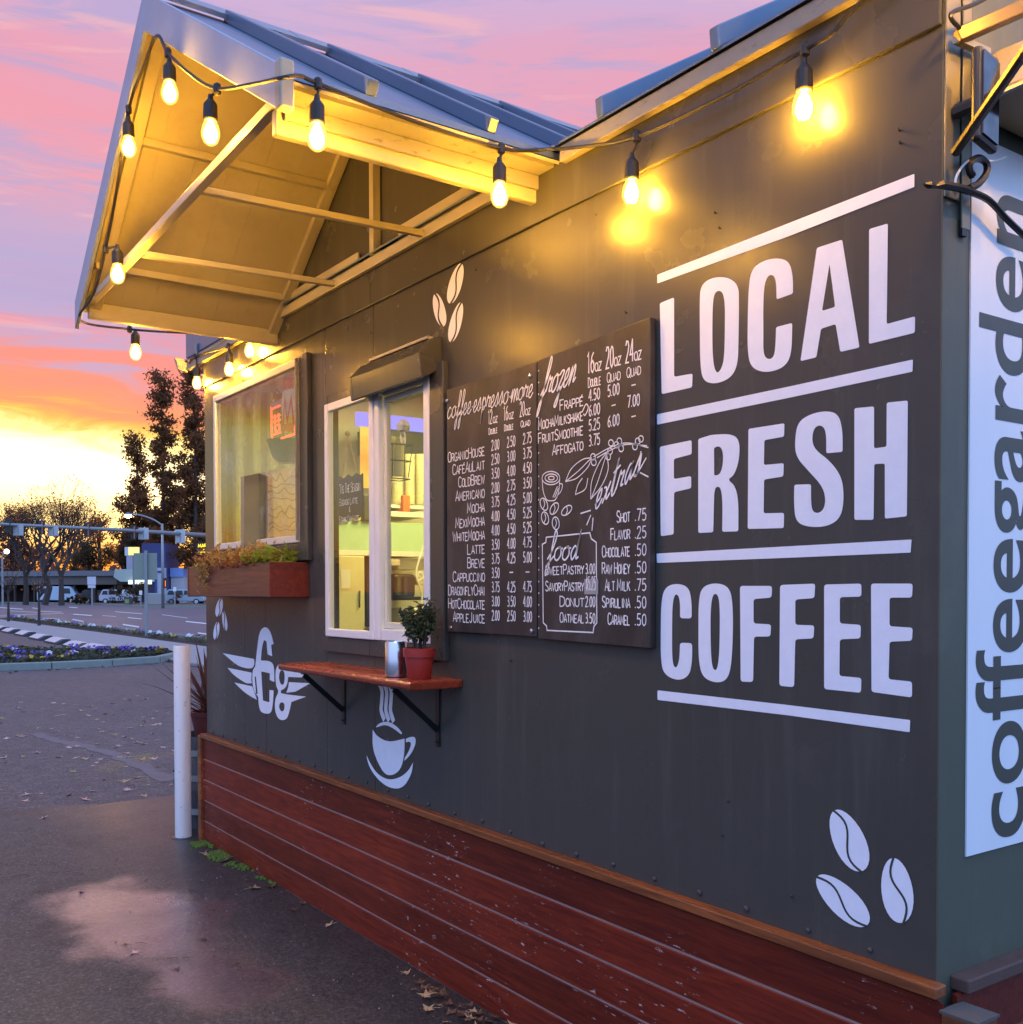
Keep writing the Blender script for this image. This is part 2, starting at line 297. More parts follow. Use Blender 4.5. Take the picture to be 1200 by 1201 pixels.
# ------------------------------------------------------------------ mesh builder
class MB:
    def __init__(s): s.v = []; s.f = []
    def add(s, vs, fs): b = len(s.v); s.v += [tuple(map(float, q)) for q in vs]; s.f += [tuple(b+i for i in q) for q in fs]; return s
    def quad(s, a, b, c, d): return s.add([a, b, c, d], [(0, 1, 2, 3)])
    def box(s, x0, x1, y0, y1, z0, z1):
        return s.add([(x, y, z) for z in (z0, z1) for y in (y0, y1) for x in (x0, x1)], [(0, 2, 3, 1), (4, 5, 7, 6), (0, 1, 5, 4), (2, 6, 7, 3), (0, 4, 6, 2), (1, 3, 7, 5)])
    def beam(s, a, b, w, h, up=(0, 0, 1)):
        a, b = Vector(a), Vector(b); d = (b-a).normalized(); r = d.cross(Vector(up))
        if r.length < 1e-4: r = d.cross(Vector((0, 1, 0)))
        r.normalize(); u = r.cross(d)
        vs = [p+r*i*w/2+u*j*h/2 for p in (a, b) for i, j in ((-1, -1), (1, -1), (1, 1), (-1, 1))]
        return s.add(vs, [(0, 3, 2, 1), (4, 5, 6, 7), (0, 1, 5, 4), (1, 2, 6, 5), (2, 3, 7, 6), (3, 0, 4, 7)])
    def tube(s, path, r, n=8, cap=True):
        P = [Vector(map(float, p)) for p in path]; rs = r if isinstance(r, (list, tuple)) else [r]*len(P)
        b = len(s.v); nrm = None
        for i, p in enumerate(P):
            d = (P[min(i+1, len(P)-1)]-P[max(i-1, 0)]).normalized()
            if nrm is None: nrm = d.cross(Vector((0.13, .21, 1))) if abs(d.z) < .9 else d.cross(Vector((1, 0.1, 0)))
            nrm = (nrm-d*nrm.dot(d)).normalized(); bi = d.cross(nrm)
            for k in range(n):
                a = 2*math.pi*k/n; s.v.append(tuple(p+(nrm*math.cos(a)+bi*math.sin(a))*rs[i]))
        for i in range(len(P)-1):
            for k in range(n): s.f.append((b+i*n+k, b+i*n+(k+1) % n, b+(i+1)*n+(k+1) % n, b+(i+1)*n+k))
        if cap: s.f.append(tuple(b+k for k in range(n))[::-1]); s.f.append(tuple(b+(len(P)-1)*n+k for k in range(n)))
        return s
    def lathe(s, prof, c=(0, 0, 0), n=20, cap=True):
        b = len(s.v)
        for r, z in prof:
            for k in range(n): a = 2*math.pi*k/n; s.v.append((c[0]+r*math.cos(a), c[1]+r*math.sin(a), c[2]+z))
        for i in range(len(prof)-1):
            for k in range(n): s.f.append((b+i*n+k, b+i*n+(k+1) % n, b+(i+1)*n+(k+1) % n, b+(i+1)*n+k))
        if cap: s.f.append(tuple(b+k for k in range(n))[::-1]); s.f.append(tuple(b+(len(prof)-1)*n+k for k in range(n)))
        return s
    def poly(s, loops, fn):
        flat = [q for l in loops for q in l]
        tri = tessellate_polygon([[Vector((a, b_, 0)) for a, b_ in l] for l in loops])
        return s.add([fn(*q) for q in flat], [t for t in tri])
    def prism(s, pts, ext):
        e = Vector(ext); n = len(pts); a = [Vector(p) for p in pts]
        return s.add(a+[p+e for p in a], [tuple(range(n))[::-1], tuple(range(n, 2*n))]+[(i, (i+1) % n, n+(i+1) % n, n+i) for i in range(n)])
    def build(s, name, m, parent=None, origin=None, smooth=False, bevel=0., fix=True):
        if parent is not None:
            t = parent
            while t.parent: t = t.parent
            off = Vector(t.location)
        else: off = Vector(origin) if origin is not None else Vector((0, 0, 0))
        me = bpy.data.meshes.new(name); me.from_pydata([tuple(Vector(v)-off) for v in s.v], [], s.f)
        if fix:
            bm = bmesh.new(); bm.from_mesh(me); bmesh.ops.recalc_face_normals(bm, faces=bm.faces); bm.to_mesh(me); bm.free()
        me.materials.append(m)
        if smooth: me.polygons.foreach_set('use_smooth', [True]*len(me.polygons))
        o = bpy.data.objects.new(name, me); C.objects.link(o)
        if parent is not None: o.parent = parent
        else: o.location = off
        if bevel:
            bv = o.modifiers.new('bevel', 'BEVEL'); bv.width = bevel; bv.segments = 2; bv.limit_method = 'ANGLE'
        return o
def smooth_by_angle(o, ang=40):
    try:
        o.data.polygons.foreach_set('use_smooth', [True]*len(o.data.polygons)); o.data.set_sharp_from_angle(angle=R(ang))
    except Exception: pass
    return o
def tag(o, label=None, cat=None, group=None, kind=None):
    if label: o['label'] = label
    if cat: o['category'] = cat
    if group: o['group'] = group
    if kind: o['kind'] = kind
    return o
def thing(name, label, cat, loc=(0, 0, 0), group=None):
    o = bpy.data.objects.new(name, None); C.objects.link(o); o.location = tuple(map(float, loc)); o.empty_display_size = .2
    return tag(o, label, cat, group)
def dup(root, loc=None, rz=None, label=None, scale=None):
    r = root.copy(); C.objects.link(r)
    if loc is not None: r.location = tuple(map(float, loc))
    if rz is not None: r.rotation_euler.z = rz
    if scale is not None: r.scale = (scale,)*3
    if label: r['label'] = label
    for ch in list(root.children):
        c = ch.copy(); C.objects.link(c); c.parent = r
        for g in list(ch.children):
            d = g.copy(); C.objects.link(d); d.parent = c
    return r
def B(*a): return MB().box(*a)

# curves for hand painted outlines: points (x,y) get a small corner, (x,y,1) a full rounded one
def rounded(pts, r=7., n=4):
    out = []; N = len(pts)
    for i, p in enumerate(pts):
        a, b, c = (Vector(pts[i-1][:2]), Vector(p[:2]), Vector(pts[(i+1) % N][:2]))
        la, lc = (a-b).length, (c-b).length
        if len(p) > 2: ra, rc = la/2, lc/2
        else: ra, rc = min(r, la*.45), min(r, lc*.45)
        s, e = b+(a-b)*(ra/max(la, 1e-6)), b+(c-b)*(rc/max(lc, 1e-6))
        k = n+4 if len(p) > 2 else n
        for j in range(k+1):
            t = j/k
            if j == k and len(p) > 2 and len(pts[(i+1) % N]) > 2: continue
            q = s*(1-t)**2+b*2*t*(1-t)+e*t*t; out.append((q.x, q.y))
    return out
def catmull(P, k=6):
    P = [Vector(p) for p in P]
    if len(P) < 3: return [tuple(p) for p in P]
    Q = [P[0]*2-P[1]]+P+[P[-1]*2-P[-2]]; out = []
    for i in range(1, len(Q)-2):
        for j in range(k):
            t = j/k; a, b, c, d = Q[i-1:i+3]
            out.append(tuple(.5*((2*b)+(c-a)*t+(2*a-5*b+4*c-d)*t*t+(3*b-a-3*c+d)*t**3)))
    out.append(tuple(P[-1])); return out
def ribbon(mb, pts, wd_, fn, depth=0.):
    """a flat brush stroke along 2-D points; fn(x,y,depth) puts it on its plane"""
    P = [Vector(p) for p in pts]; P = [p for i, p in enumerate(P) if i == 0 or (p-P[i-1]).length > 1e-6]
    if len(P) < 2: return
    vs = []
    for i, p in enumerate(P):
        d1 = (p-P[i-1]).normalized() if i else (P[1]-P[0]).normalized(); d2 = (P[i+1]-p).normalized() if i < len(P)-1 else d1
        n1 = Vector((-d1.y, d1.x)); n2 = Vector((-d2.y, d2.x)); m = (n1+n2)
        m = m.normalized() if m.length > 1e-3 else n1
        k = min(1/max(m.dot(n1), .35), 2.)
        h = wd_/2
        vs += [fn(*(p+m*h*k), depth), fn(*(p-m*h*k), depth)]
    mb.add(vs, [(2*i, 2*i+1, 2*i+3, 2*i+2) for i in range(len(P)-1)])
GL = {'A': '0,0 2,6 4,0;.7,2 3.3,2', 'B': '0,0 0,6 2.6,6 3.4,5.2 3.2,3.8 2.4,3.2 0,3.2;2.4,3.2 3.8,2.4 3.8,.9 2.8,0 0,0', 'C': '3.8,5 2.8,6 1.2,6 .2,4.8 .1,2 .7,.5 1.8,0 3,.1 3.9,1.2',
      'D': '0,0 0,6 2,6 3.6,4.8 3.8,2 3,.5 1.8,0 0,0', 'E': '3.6,6 0,6 0,0 3.7,0;0,3.1 2.8,3.1', 'F': '3.6,6 0,6 0,0;0,3.1 2.8,3.1', 'G': '3.8,5 2.8,6 1.2,6 .2,4.6 .1,1.8 .8,.3 2,0 3.5,.4 3.8,2.6 2.2,2.6',
      'H': '0,0 0,6;3.8,0 3.8,6;0,3 3.8,3', 'I': '1,0 1,6', 'J': '2.6,6 2.6,1.2 1.8,0 .8,.1 .1,1.2', 'K': '0,0 0,6;3.6,6 0,2.8;1.2,3.7 3.8,0', 'L': '0,6 0,0 3.3,0', 'M': '0,0 .4,6 2.2,1.6 4,6 4.5,0', 'N': '0,0 0,6 3.7,0 3.7,6',
      'O': '2,6 .6,5.4 0,3.6 .1,1.6 1,.2 2,0 3.2,.4 3.9,2 3.8,4.2 3.1,5.6 2,6', 'P': '0,0 0,6 2.6,6 3.7,5.2 3.5,3.4 2.4,2.8 0,2.8', 'Q': '2,6 .6,5.4 0,3.6 .1,1.6 1,.2 2,0 3.2,.4 3.9,2 3.8,4.2 3.1,5.6 2,6;2.4,1.6 4.2,-.6', 'R': '0,0 0,6 2.6,6 3.6,5.2 3.4,3.6 2.4,3 0,3;1.8,3 3.8,0', 'S': '3.7,5.2 2.6,6 1.2,6 .3,5 .5,3.8 3.2,2.5 3.8,1.4 3,.2 1.6,0 .1,.9',
      'T': '0,6 4,6;2,6 2,0', 'U': '0,6 0,1.4 1,.1 2.6,.1 3.7,1.4 3.7,6', 'V': '0,6 2,0 4,6', 'W': '0,6 1.2,0 2.5,4.6 3.8,0 5,6', 'X': '0,0 3.8,6;0,6 3.8,0', 'Y': '0,6 1.9,2.9;3.8,6 1.9,2.9 1.7,0', 'Z': '.1,6 3.7,6 0,0 3.8,0',
      '0': '1.8,6 .5,5 .1,3 .5,.9 1.7,0 3,.8 3.5,3 3.1,5.2 1.8,6', '1': '.4,4.8 1.6,6 1.6,0', '2': '.2,4.8 1,6 2.6,5.9 3.3,4.6 2.6,3 0,0 3.5,0', '3': '.2,5.6 1.8,6 3,5 2.6,3.6 1.3,3.2 2.8,2.8 3.4,1.4 2.2,.1 .1,.4', '4': '2.6,0 2.6,6 2.4,6 0,2 3.7,2', '5': '3.3,6 .7,6 .4,3.5 2.2,3.7 3.4,2.4 3,.7 1.6,0 .1,.6',
      '6': '3,5.8 1.2,4.6 .2,2.2 .8,.4 2,0 3.3,1 3.2,2.6 2,3.4 .5,2.4', '7': '0,6 3.5,6 1.3,0', '8': '1.8,3.2 .4,4.4 .8,5.8 2.6,5.9 3.2,4.5 .6,2.4 .2,1 1.2,0 2.7,.2 3.4,1.4 1.8,3.2', '9': '3.3,4 2.2,2.8 .6,3.4 .4,5 1.6,6 3,5.4 3.3,3.4 2.6,0',
      '.': '.4,0 .4,.7', '-': '.3,3 2.6,3', '$': '3.4,4.8 2.2,5.4 .5,4.6 .9,3.4 3.2,2.4 2.8,.9 1.4,.6 .1,1.2;1.8,6.6 1.8,-.4', '&': '3.8,0 .9,4.8 1.6,6 2.6,5.2 .3,1.6 1,.1 2.4,.3 3.7,2.6', "'": '.5,6.4 .4,5', '+': '1.8,.8 1.8,4.6;0,2.8 3.6,2.8', ' ': ''}
ADV = {'I': 1.9, '.': 1., '1': 2.6, 'M': 4.6, 'W': 5.1, '-': 3, ' ': 1.6, "'": 1.}
def glyphs(s):
    """stroke list in glyph units (cap height 6) and total width; lower-case letters give small capitals"""
    x = 0; out = []
    for ch in s:
        sm = .80 if ch.islower() else 1.; q = ch.upper(); acc = q == 'É'; q = 'E' if acc else q
        for st in GL.get(q, '').split(';'):
            if st: out.append([(x+float(a)*sm, float(b)*sm+(random.random()-.5)*.16) for a, b in (p.split(',') for p in st.split())])
        if acc: out.append([(x+1.2, 6.6*sm), (x+2.4, 7.6*sm)])
        x += (ADV.get(q, 3.8)+.9)*sm
    return out, x-.9
def write(mb, s, x0, z0, h, fn, wd_=.003, width=None, right=None, center=None):
    g, wid = glyphs(s); k = h/6; kx = k*.62 if width is None else width/wid
    if right is not None: x0 = right-wid*kx
    if center is not None: x0 = center-wid*kx/2
    for i, st in enumerate(g): ribbon(mb, [(x0+a*kx, z0+b*k) for a, b in st], wd_, fn, .0001*(i % 7))
SCR = {'c': (.95, '.75,.8 .45,1 .08,.5 .35,0 .95,.35'), 'o': (.95, '.5,1 .12,.75 .1,.2 .45,0 .8,.4 .65,.95 .45,.95 .95,.85'), 'f': (.75, '0,.1 .45,.8 .75,1.9 .5,2.2 .38,1.2 .25,-.7 .02,-1.1 .05,-.4 .75,.35'), 'e': (.8, '0,.3 .5,.55 .5,1 .15,.8 .15,.1 .45,0 .8,.35'), 'u': (1., '.1,.9 .1,.2 .4,0 .7,.9 .7,.2 1,.2'),
       's': (.8, '0,.2 .45,1.1 .55,.5 .4,0 .1,.1 .4,.05 .8,.3'), 'p': (.95, '.05,.4 .3,1 .15,-1.1 .25,.5 .6,1 .8,.5 .5,0 .3,.2 .95,.3'), 'r': (.8, '0,.2 .2,1.05 .35,.85 .65,.9 .5,.2 .8,.15'), 'm': (1.3, '0,.3 .2,1 .15,0 .45,.95 .65,.8 .6,0 .9,.95 1.1,.8 1.05,.1 1.3,.2'), 'z': (.85, '.05,.85 .35,1.05 .65,.9 .1,0 .5,.1 .4,-.9 .1,-.8 .85,.3'),
       'n': (1., '0,.3 .2,1 .15,0 .5,1 .7,.8 .7,.1 1,.3'), 'x': (.85, '0,.9 .3,.8 .5,.1 .85,.3;.7,1 .1,0'), 't': (.7, '.1,.3 .35,2 .25,.2 .5,0 .7,.3;0,1.35 .7,1.5'), 'a': (1., '.7,.9 .4,1 .1,.5 .3,0 .65,.6 .7,1 .7,.1 1,.25'), 'd': (1., '.7,.8 .4,1 .1,.5 .3,0 .65,.6 .85,2.1 .7,.2 1,.2'), '.': (.4, '.15,.45 .25,.55')}
def script(mb, s, x0, z0, h, width, fn, wd_=.004, slant=.25, rise=0.):
    tot = sum(SCR[c][0] for c in s); k = width/tot; x = 0
    for j, c in enumerate(s):
        adv, d = SCR[c]
        for i, st in enumerate(d.split(';')):
            pts = [tuple(map(float, p.split(','))) for p in st.split()]
            ribbon(mb, [(x0+(x+a)*k+b*h*slant, z0+b*h+(x+a)/tot*rise) for a, b in catmull(pts, 5)], wd_, fn, .0001*((j+i) % 5))
        x += adv
def textmesh(s, size=1.):
    cu = bpy.data.curves.new('t', 'FONT'); cu.body = s; cu.size = size; cu.offset = .012; ob = bpy.data.objects.new('t', cu); C.objects.link(ob)
    bpy.context.view_layer.update(); me = bpy.data.meshes.new_from_object(ob.evaluated_get(bpy.context.evaluated_depsgraph_get()))
    v = [tuple(q.co) for q in me.vertices]; f = [tuple(p.vertices) for p in me.polygons]
    bpy.data.objects.remove(ob); bpy.data.meshes.remove(me); return v, f

# ================================================================== STRUCTURE: ground, roads
def sheet(name, pts, z, m, kind='structure', label=None, th=.0):
    mb = MB(); mb.poly([pts], lambda a, b: (a, b, z)); o = mb.build(name, m, fix=False)
    for p in o.data.polygons:
        if p.normal.z < 0: p.flip()
    o.data.update(); return tag(o, label, None, None, kind)
sheet('ground', [(-900, -700), (600, -700), (600, 900), (-900, 900)], -.02, M['earth'])
sheet('parking_lot', [(-60, -60), (-5.6, -60), (-5.6, 4.6), (-30, 4.6), (-60, 4.75)], -.003, M['asphalt'])
edge = [G(-260, 985), G(-60, 962), G(0, 952), G(60, 946), G(120, 943), G(200, 933), G(240, 928)]
sheet('pavement', edge+[(-6.1, 4.6), (9, 4.6), (9, -12), (-9.5, -12)], 0., M['pave'])
sheet('road', [(-420, 8.3), (-22, 8.3), (-8, 8.3), (40, 8.3), (40, 40), (-60, 60), (-90, 130), (-420, 130)], -.008, M['road'])
MB().box(-62, 9, 4.75, 7.1, -.03, .05).build('sidewalk', M['walk'], bevel=.02)['kind'] = 'structure'
# far pavement behind the crossing, its front edge measured along the kerb line
kl = [G(-60, 707), G(0, 707.3), G(60, 708.2), G(110, 709.3), G(140, 711), G(170, 712.5), G(215, 712.5), G(262, 712.5), G(330, 713)]
off = Vector((-math.cos(R(25)), math.sin(R(25)), 0))*60
sheet('far_verge', [tuple(p) for p in kl]+[(kl[-1][0]-120, kl[-1][1]+60), (kl[0][0]-120, kl[0][1]+60)], .1, plain('dry verge', (.12, .075, .05), .95, 0, .5, .3))
mb = MB()
for a, b in zip(kl, kl[1:]): mb.beam((*a, .05), (*b, .05), .5, .26)
mb.build('far_kerb', M['kerb'])['kind'] = 'structure'
mb = MB()
for a, b, wpx in [((85, 726.5), (98, 729), 1.1), ((86, 720.5), (108, 722), .9), ((150, 724.5), (166, 726), .8), ((144, 732.5), (163, 735.5), 1.5), ((218, 729), (242, 731.5), 1.2), ((232, 742.5), (244, 744), 1.4), ((0, 712.6), (27, 714.6), .7), ((38, 713), (46, 714), .7),
                  ((81, 712.2), (91, 712.8), .7), ((48, 717), (72, 718), .5), ((0, 721.8), (75, 719.4), .35), ((0, 724), (30, 722.5), .4), ((43, 725), (67, 726), .5), ((120, 722), (136, 723.2), .5), ((135, 717.5), (167, 720), .6), ((190, 721), (220, 725), .5), ((12, 716.5), (45, 718.5), .4)]:
    mb.quad((*G(a[0], a[1]+wpx/2), .004), (*G(b[0], b[1]+wpx/2), .004), (*G(b[0], b[1]-wpx/2), .004), (*G(a[0], a[1]-wpx/2), .004))
mb.build('road_markings', M['road_paint'])['kind'] = 'structure'
sp = catmull([G(*q_) for q_ in ((42, 860), (52, 864), (62, 867), (72, 870), (98, 874), (130, 884), (160, 897), (200, 916))], 4)
mb = MB(); ribbon(mb, sp, .14, lambda x, y, e=0: (x+random.gauss(0, .03), y+random.gauss(0, .03), -.0005)); mb.build('asphalt_seam', plain('pale filled crack', (.15, .115, .11), .8, 0, .3, 9), fix=False)['kind'] = 'structure'
# flower bed by the entrance: soil and a low concrete kerb
bed = [G(-60, 791), G(0, 786.5), G(60, 784.5), G(130, 781), G(185, 777), G(204, 772.5), G(196, 768), G(150, 764.5), G(110, 763.5), G(60, 763), G(0, 763.5), G(-60, 766)]
sheet('flower_bed', bed, .05, M['soil'])
mb = MB()
for a, b in zip(bed[:7], bed[1:8]): mb.beam((*a, .06), (*b, .06), .16, .16)
mb.build('bed_kerb', M['kerb'], bevel=.02)['kind'] = 'structure'
sheet('verge_strip', [(-64, 7.2), (-20, 7.2), (-20, 8.2), (-64, 8.2)], .03, M['soil'])
mb = MB(); mb.box(-64, -10, 8.2, 8.35, -.03, .12); mb.build('road_kerb', M['kerb'])['kind'] = 'structure'

# ================================================================== THE KIOSK
K = thing('coffee_kiosk', 'charcoal painted coffee hut with red plank skirting, gabled serving porch and white lettering', 'coffee kiosk', (-2.47, 1.2, 0))
XL, KD = -4.95, 2.5
h1 = (-4.66, -3.49, 1.83, 2.67); h2 = (-3.13, -2.21, 1.35, 2.41)
mb = MB()
mb.box(XL, h1[0], 0, .03, .6, 2.99); mb.box(h1[0], h1[1], 0, .03, .6, h1[2]); mb.box(h1[0], h1[1], 0, .03, h1[3], 2.99)
mb.box(h1[1], h2[0], 0, .03, .6, 2.99); mb.box(h2[0], h2[1], 0, .03, .6, h2[2]); mb.box(h2[0], h2[1], 0, .03, h2[3], 2.99); mb.box(h2[1], -.004, 0, .03, .6, 2.99)
mb.build('front_wall', M['wall'], K)
B(XL, -.004, -.011, 0, 2.797, 2.99).build('frieze_board', M['frieze'], K, bevel=.003)
mb = MB(); mb.prism([(-.004, 0, .6), (-.004, KD, .6), (-.004, KD, 2.99), (-.004, KD/2, 3.74), (-.004, 0, 2.99)], (.004, 0, 0)); mb.build('side_wall', M['side'], K)
inner = plain('cream kiosk lining', (.62, .58, .44), .5, var=.06)
mb = MB(); mb.box(XL, XL+.05, .03, KD, .6, 2.95); mb.prism([(XL, .03, 2.95), (XL, KD, 2.95), (XL, KD/2, 3.7)], (.05, 0, 0)); mb.build('end_wall', inner, K)
B(XL+.05, -.004, KD-.05, KD, .6, 2.95).build('back_wall', inner, K)
B(-.05, -.0045, .03, KD-.05, .6, 2.95).build('wall_lining', inner, K)
B(XL+.05, -.05, .03, KD-.05, .6, .66).build('kiosk_floor', plain('brown vinyl floor', (.12, .08, .05), .5), K)
B(XL+.05, -.05, .03, KD-.05, 2.90, 2.95).build('kiosk_ceiling', inner, K)
# skirting: five boards with chamfered edges and narrow gaps
mb = MB()
for i in range(5):
    z0 = .003+i*.128; z1 = z0+.1205
    for (ax, bx) in ((XL, .03),):
        mb.prism([(ax, -.0225, z0), (ax, -.026, z0+.001), (ax, -.026, z1-.003), (ax, -.0235, z1), (ax, -.0225, z1)], (bx-ax, 0, 0))
mb.build('skirting', M['redwood'], K)
mb = MB(); mb.box(XL, .0, -.0222, -.004, 0, .64); mb.build('skirting_sheen_strip', plain('painted sky sheen', (.34, .22, .19), .5, var=.4), K)  # pale colour paints the sky's sheen along the board edges
mb = MB()
for i in range(5):
    z0 = .003+i*.128; z1 = z0+.125
    mb.prism([(.018, .03, z0), (.03, .03, z0), (.03, .03, z1-.004), (.025, .03, z1), (.018, .03, z1)], (0, KD-.03, 0))
mb.build('side_skirting', M['redwood'], K)
B(XL-.02, .022, -.040, .002, .640, .668).build('skirting_cap', M['orange'], K, bevel=.004)
B(-.002, .046, .05, KD, .640, .672).build('side_cap', plain('weathered grey cap board', (.075, .040, .030), .65, 0, .35, 12, .3), K, bevel=.004)
mb = MB(); mb.box(.031, .115, -.034, .048, 0, .615); mb.build('corner_post', M['orange'], K, bevel=.004)
mb = MB(); mb.prism([(.028, -.037, .6155), (.118, -.037, .6155), (.118, .051, .6155), (.028, .051, .6155)], (0, 0, .006)); mb.build('post_cap', plain('grey post cap', (.075, .068, .06), .7), K)
B(XL-.052, XL-.001, -.045, .02, 0, .655).build('corner_post', M['orange'], K, bevel=.004)
scm = plain('painted screw heads', (.05, .045, .043), .4)
for i in range(26):
    x = -4.85+i*.187+random.gauss(0, .006); zz_ = .688+random.gauss(0, .0025); k_ = random.uniform(.9, 1.3); mb = MB(); mb.lathe([(.0075*k_, 0), (.007*k_, .004), (.003, .0065)], (0, 0, 0), 8)
    mb.v = [(x+q[0], -.0005-q[2], zz_+q[1]) for q in mb.v]; mb.build('screw', scm, K)
# roof ---------------------------------------------------------
SL = .62
def roofz(y): return 3.0+SL*(y+.05)
mb = MB(); xa, xb, ym = -5.17, .06, KD/2
mb.prism([(xa, -.05, roofz(-.05)), (xa, ym, roofz(ym)), (xa, KD+.05, roofz(-.05)), (xa, KD+.05, roofz(-.05)-.008), (xa, ym, roofz(ym)-.035), (xa, -.05, roofz(-.05)-.008)], (xb-xa, 0, 0))
RF = mb.build('main_roof', M['roof'], K)
r1 = aty(705, 131, -.05)[0]; r2 = aty(840, 60, -.05)[0]; dr = r2-r1
for k in range(-9, 3):
    x = r1+k*dr
    if x < -5.1 or -3.95 < x < -1.30 or x > .02: continue
    mb = MB(); mb.prism([(x-.016, -.056, roofz(-.056)), (x-.016, ym-.03, roofz(ym-.03)), (x-.016, ym-.03, roofz(ym-.03)+.05), (x-.016, -.062, roofz(-.05)+.055)], (.032, 0, 0)); mb.build('standing_seam', M['roof'], RF, bevel=.004)
for xa_, xb_ in ((-1.335, .05), (-5.17, -3.86)):
    B(xa_, xb_, -.040, -.0115, 2.940, 2.990).build('fascia', M['rust_edge'], K, bevel=.004)
mb = MB(); mb.prism([(-5.195, -.03, 2.93), (-5.195, -.09, 2.945), (-5.195, -.11, 3.01), (-5.195, -.03, 3.01)], (.024, 0, 0)); mb.build('eave_end_cap', M['cream'], K)
B(-5.165, -3.95, -.045, -.02, 3.012, 3.20).build('parapet_panel', M['roof'], K, bevel=.004)
# porch --------------------------------------------------------
RX, RZ = -2.65, 3.785; EXR, EZR = -1.37, 2.985; EXL, EZL = -3.83, 2.90; YF = -.97
PR = MB()
def slope(mb, ex, ez, y0, y1, t0, t1):   # slab under the line ridge-eave between offsets t0 (lower) and t1
    mb.prism([(RX, y0, RZ+t0), (RX, y0, RZ+t1), (ex, y0, ez+t1), (ex, y0, ez+t0)], (0, y1-y0, 0))
slope(PR, EXR, EZR, YF, 1.3, -.02, 0.)
PO = PR.build('porch_roof', M['roof'], K)
mb = MB(); slope(mb, EXL, EZL, YF, 1.0, -.02, -.002); mb.build('roof_sheet', M['roof'], PO)
# soffit lining under both slopes, ribbed metal sheets
def lining(name, ex, ez):
    mb = MB(); y = YF+.02
    nrm = Vector((ez-RZ, 0, -(ex-RX))).normalized()
    if nrm.z > 0: nrm = -nrm
    while y < -.02:
        y2 = min(y+.30, -.004)
        a = .024
        mb.prism([(RX, y, RZ-a), (RX, y2-.001, RZ-a), (ex, y2-.001, ez-a), (ex, y, ez-a)], tuple(nrm*.010))
        for yy in (y+.15,): mb.prism([(RX, yy, RZ-a-.010), (RX, yy+.008, RZ-a-.010), (ex, yy+.008, ez-a-.010), (ex, yy, ez-a-.010)], tuple(nrm*.003))
        y += .30
    return mb.build(name, M['cream'], PO)
lining('soffit', EXL, EZL); lining('soffit', EXR, EZR)
# barge boards at the front
def barge(ex, ez):
    mb = MB(); mb.prism([(RX, YF-.001, RZ+.012), (ex, YF-.001, ez+.012), (ex, YF-.001, ez-.115), (RX, YF-.001, RZ-.135)], (0, -.018, 0)); return mb.build('barge_board', plain('pale blue barge metal', (.34, .39, .47), .45, .2), PO, bevel=.003)
barge(EXR, EZR); barge(EXL, EZL)
mb = MB(); mb.box(EXR-.012, EXR+.028, YF-.023, YF+.02, EZR-.115, EZR+.02); mb.build('barge_end', M['cream'], PO, bevel=.006)
# ridge flashing in overlapping lengths, ribs on the right slope
sv = Vector((EXR-RX, 0, EZR-RZ)); su = sv.normalized(); sn = Vector((-su.z, 0, su.x))
for y0 in (-.97, -.42, .10, .62):
    mb = MB(); p0 = Vector((RX, y0, RZ+.012)); 
    mb.prism([p0, p0+su*.17+sn*.004, p0+su*.17+sn*.022, p0+sn*.03], (0, .56, -.002)); mb.build('ridge_flashing', M['flash'], PO)
for y0 in (-.72, -.30, .12, .54):
    mb = MB(); p0 = Vector((RX, y0, RZ))+su*.12; p1 = Vector((RX, y0, RZ))+sv*1.0
    mb.prism([p0, p1, p1+sn*.045, p0+sn*.045], (0, .035, 0)); mb.build('standing_seam', M['roof'], PO, bevel=.004)
# frame under the porch
zb = 2.925
mb = MB(); mb.box(-1.535, -1.50, YF+.03, -.002, 2.865, 2.968); BR_ = mb.build('eave_beam', M['cream'], PO, bevel=.006)
B(-1.50, -1.40, YF+.03, -.012, 2.952, 2.972).build('eave_board', M['rust_edge'], PO)
B(-1.496, -1.482, YF+.05, -.014, 2.905, 2.950).build('eave_strip', M['rust_edge'], PO)
mb = MB(); mb.box(-3.80, -3.76, YF+.03, -.002, 2.83, 2.905); mb.build('eave_beam', M['cream'], PO, bevel=.006)
MB().beam((-3.80, YF+.035, 2.90), (-1.47, YF+.035, 2.955), .032, .032).build('tie_rod', M['cream'], PO, bevel=.003)
for x in (-2.23, -3.04): MB().beam((x, YF+.05, 2.94), (x, -.012, 2.965), .028, .024).build('brace_rod', M['cream'], PO, bevel=.003)
def onleft(f, y, d=-.05): return (RX+(EXL-RX)*f, y, RZ+(EZL-RZ)*f+d)
for f in (.36, .80): MB().beam(onleft(f, YF+.02), onleft(f, -.01), .03, .032).build('purlin', M['cream'], PO, bevel=.003)
def onright(f, y, d=-.05): return (RX+(EXR-RX)*f, y, RZ+(EZR-RZ)*f+d)
for f in (.36, .80): MB().beam(onright(f, YF+.02), onright(f, -.01), .03, .032).build('purlin', M['cream'], PO, bevel=.003)
MB().beam(onleft(.02, -.03), onleft(.98, -.03), .034, .05, (0, 1, 0)).build('rafter', M['cream'], PO, bevel=.003)
MB().beam(onleft(.02, YF+.06, -.06), onleft(.98, YF+.06, -.06), .034, .05, (0, 1, 0)).build('rafter', M['cream'], PO, bevel=.003)
MB().beam(onright(.02, -.03), onright(.95, -.03), .034, .05, (0, 1, 0)).build('rafter', M['cream'], PO, bevel=.003)
mb = MB(); mb.box(RX-.018, RX+.018, -.042, -.004, 2.99, 3.70); mb.build('king_post', M['cream'], PO, bevel=.003)
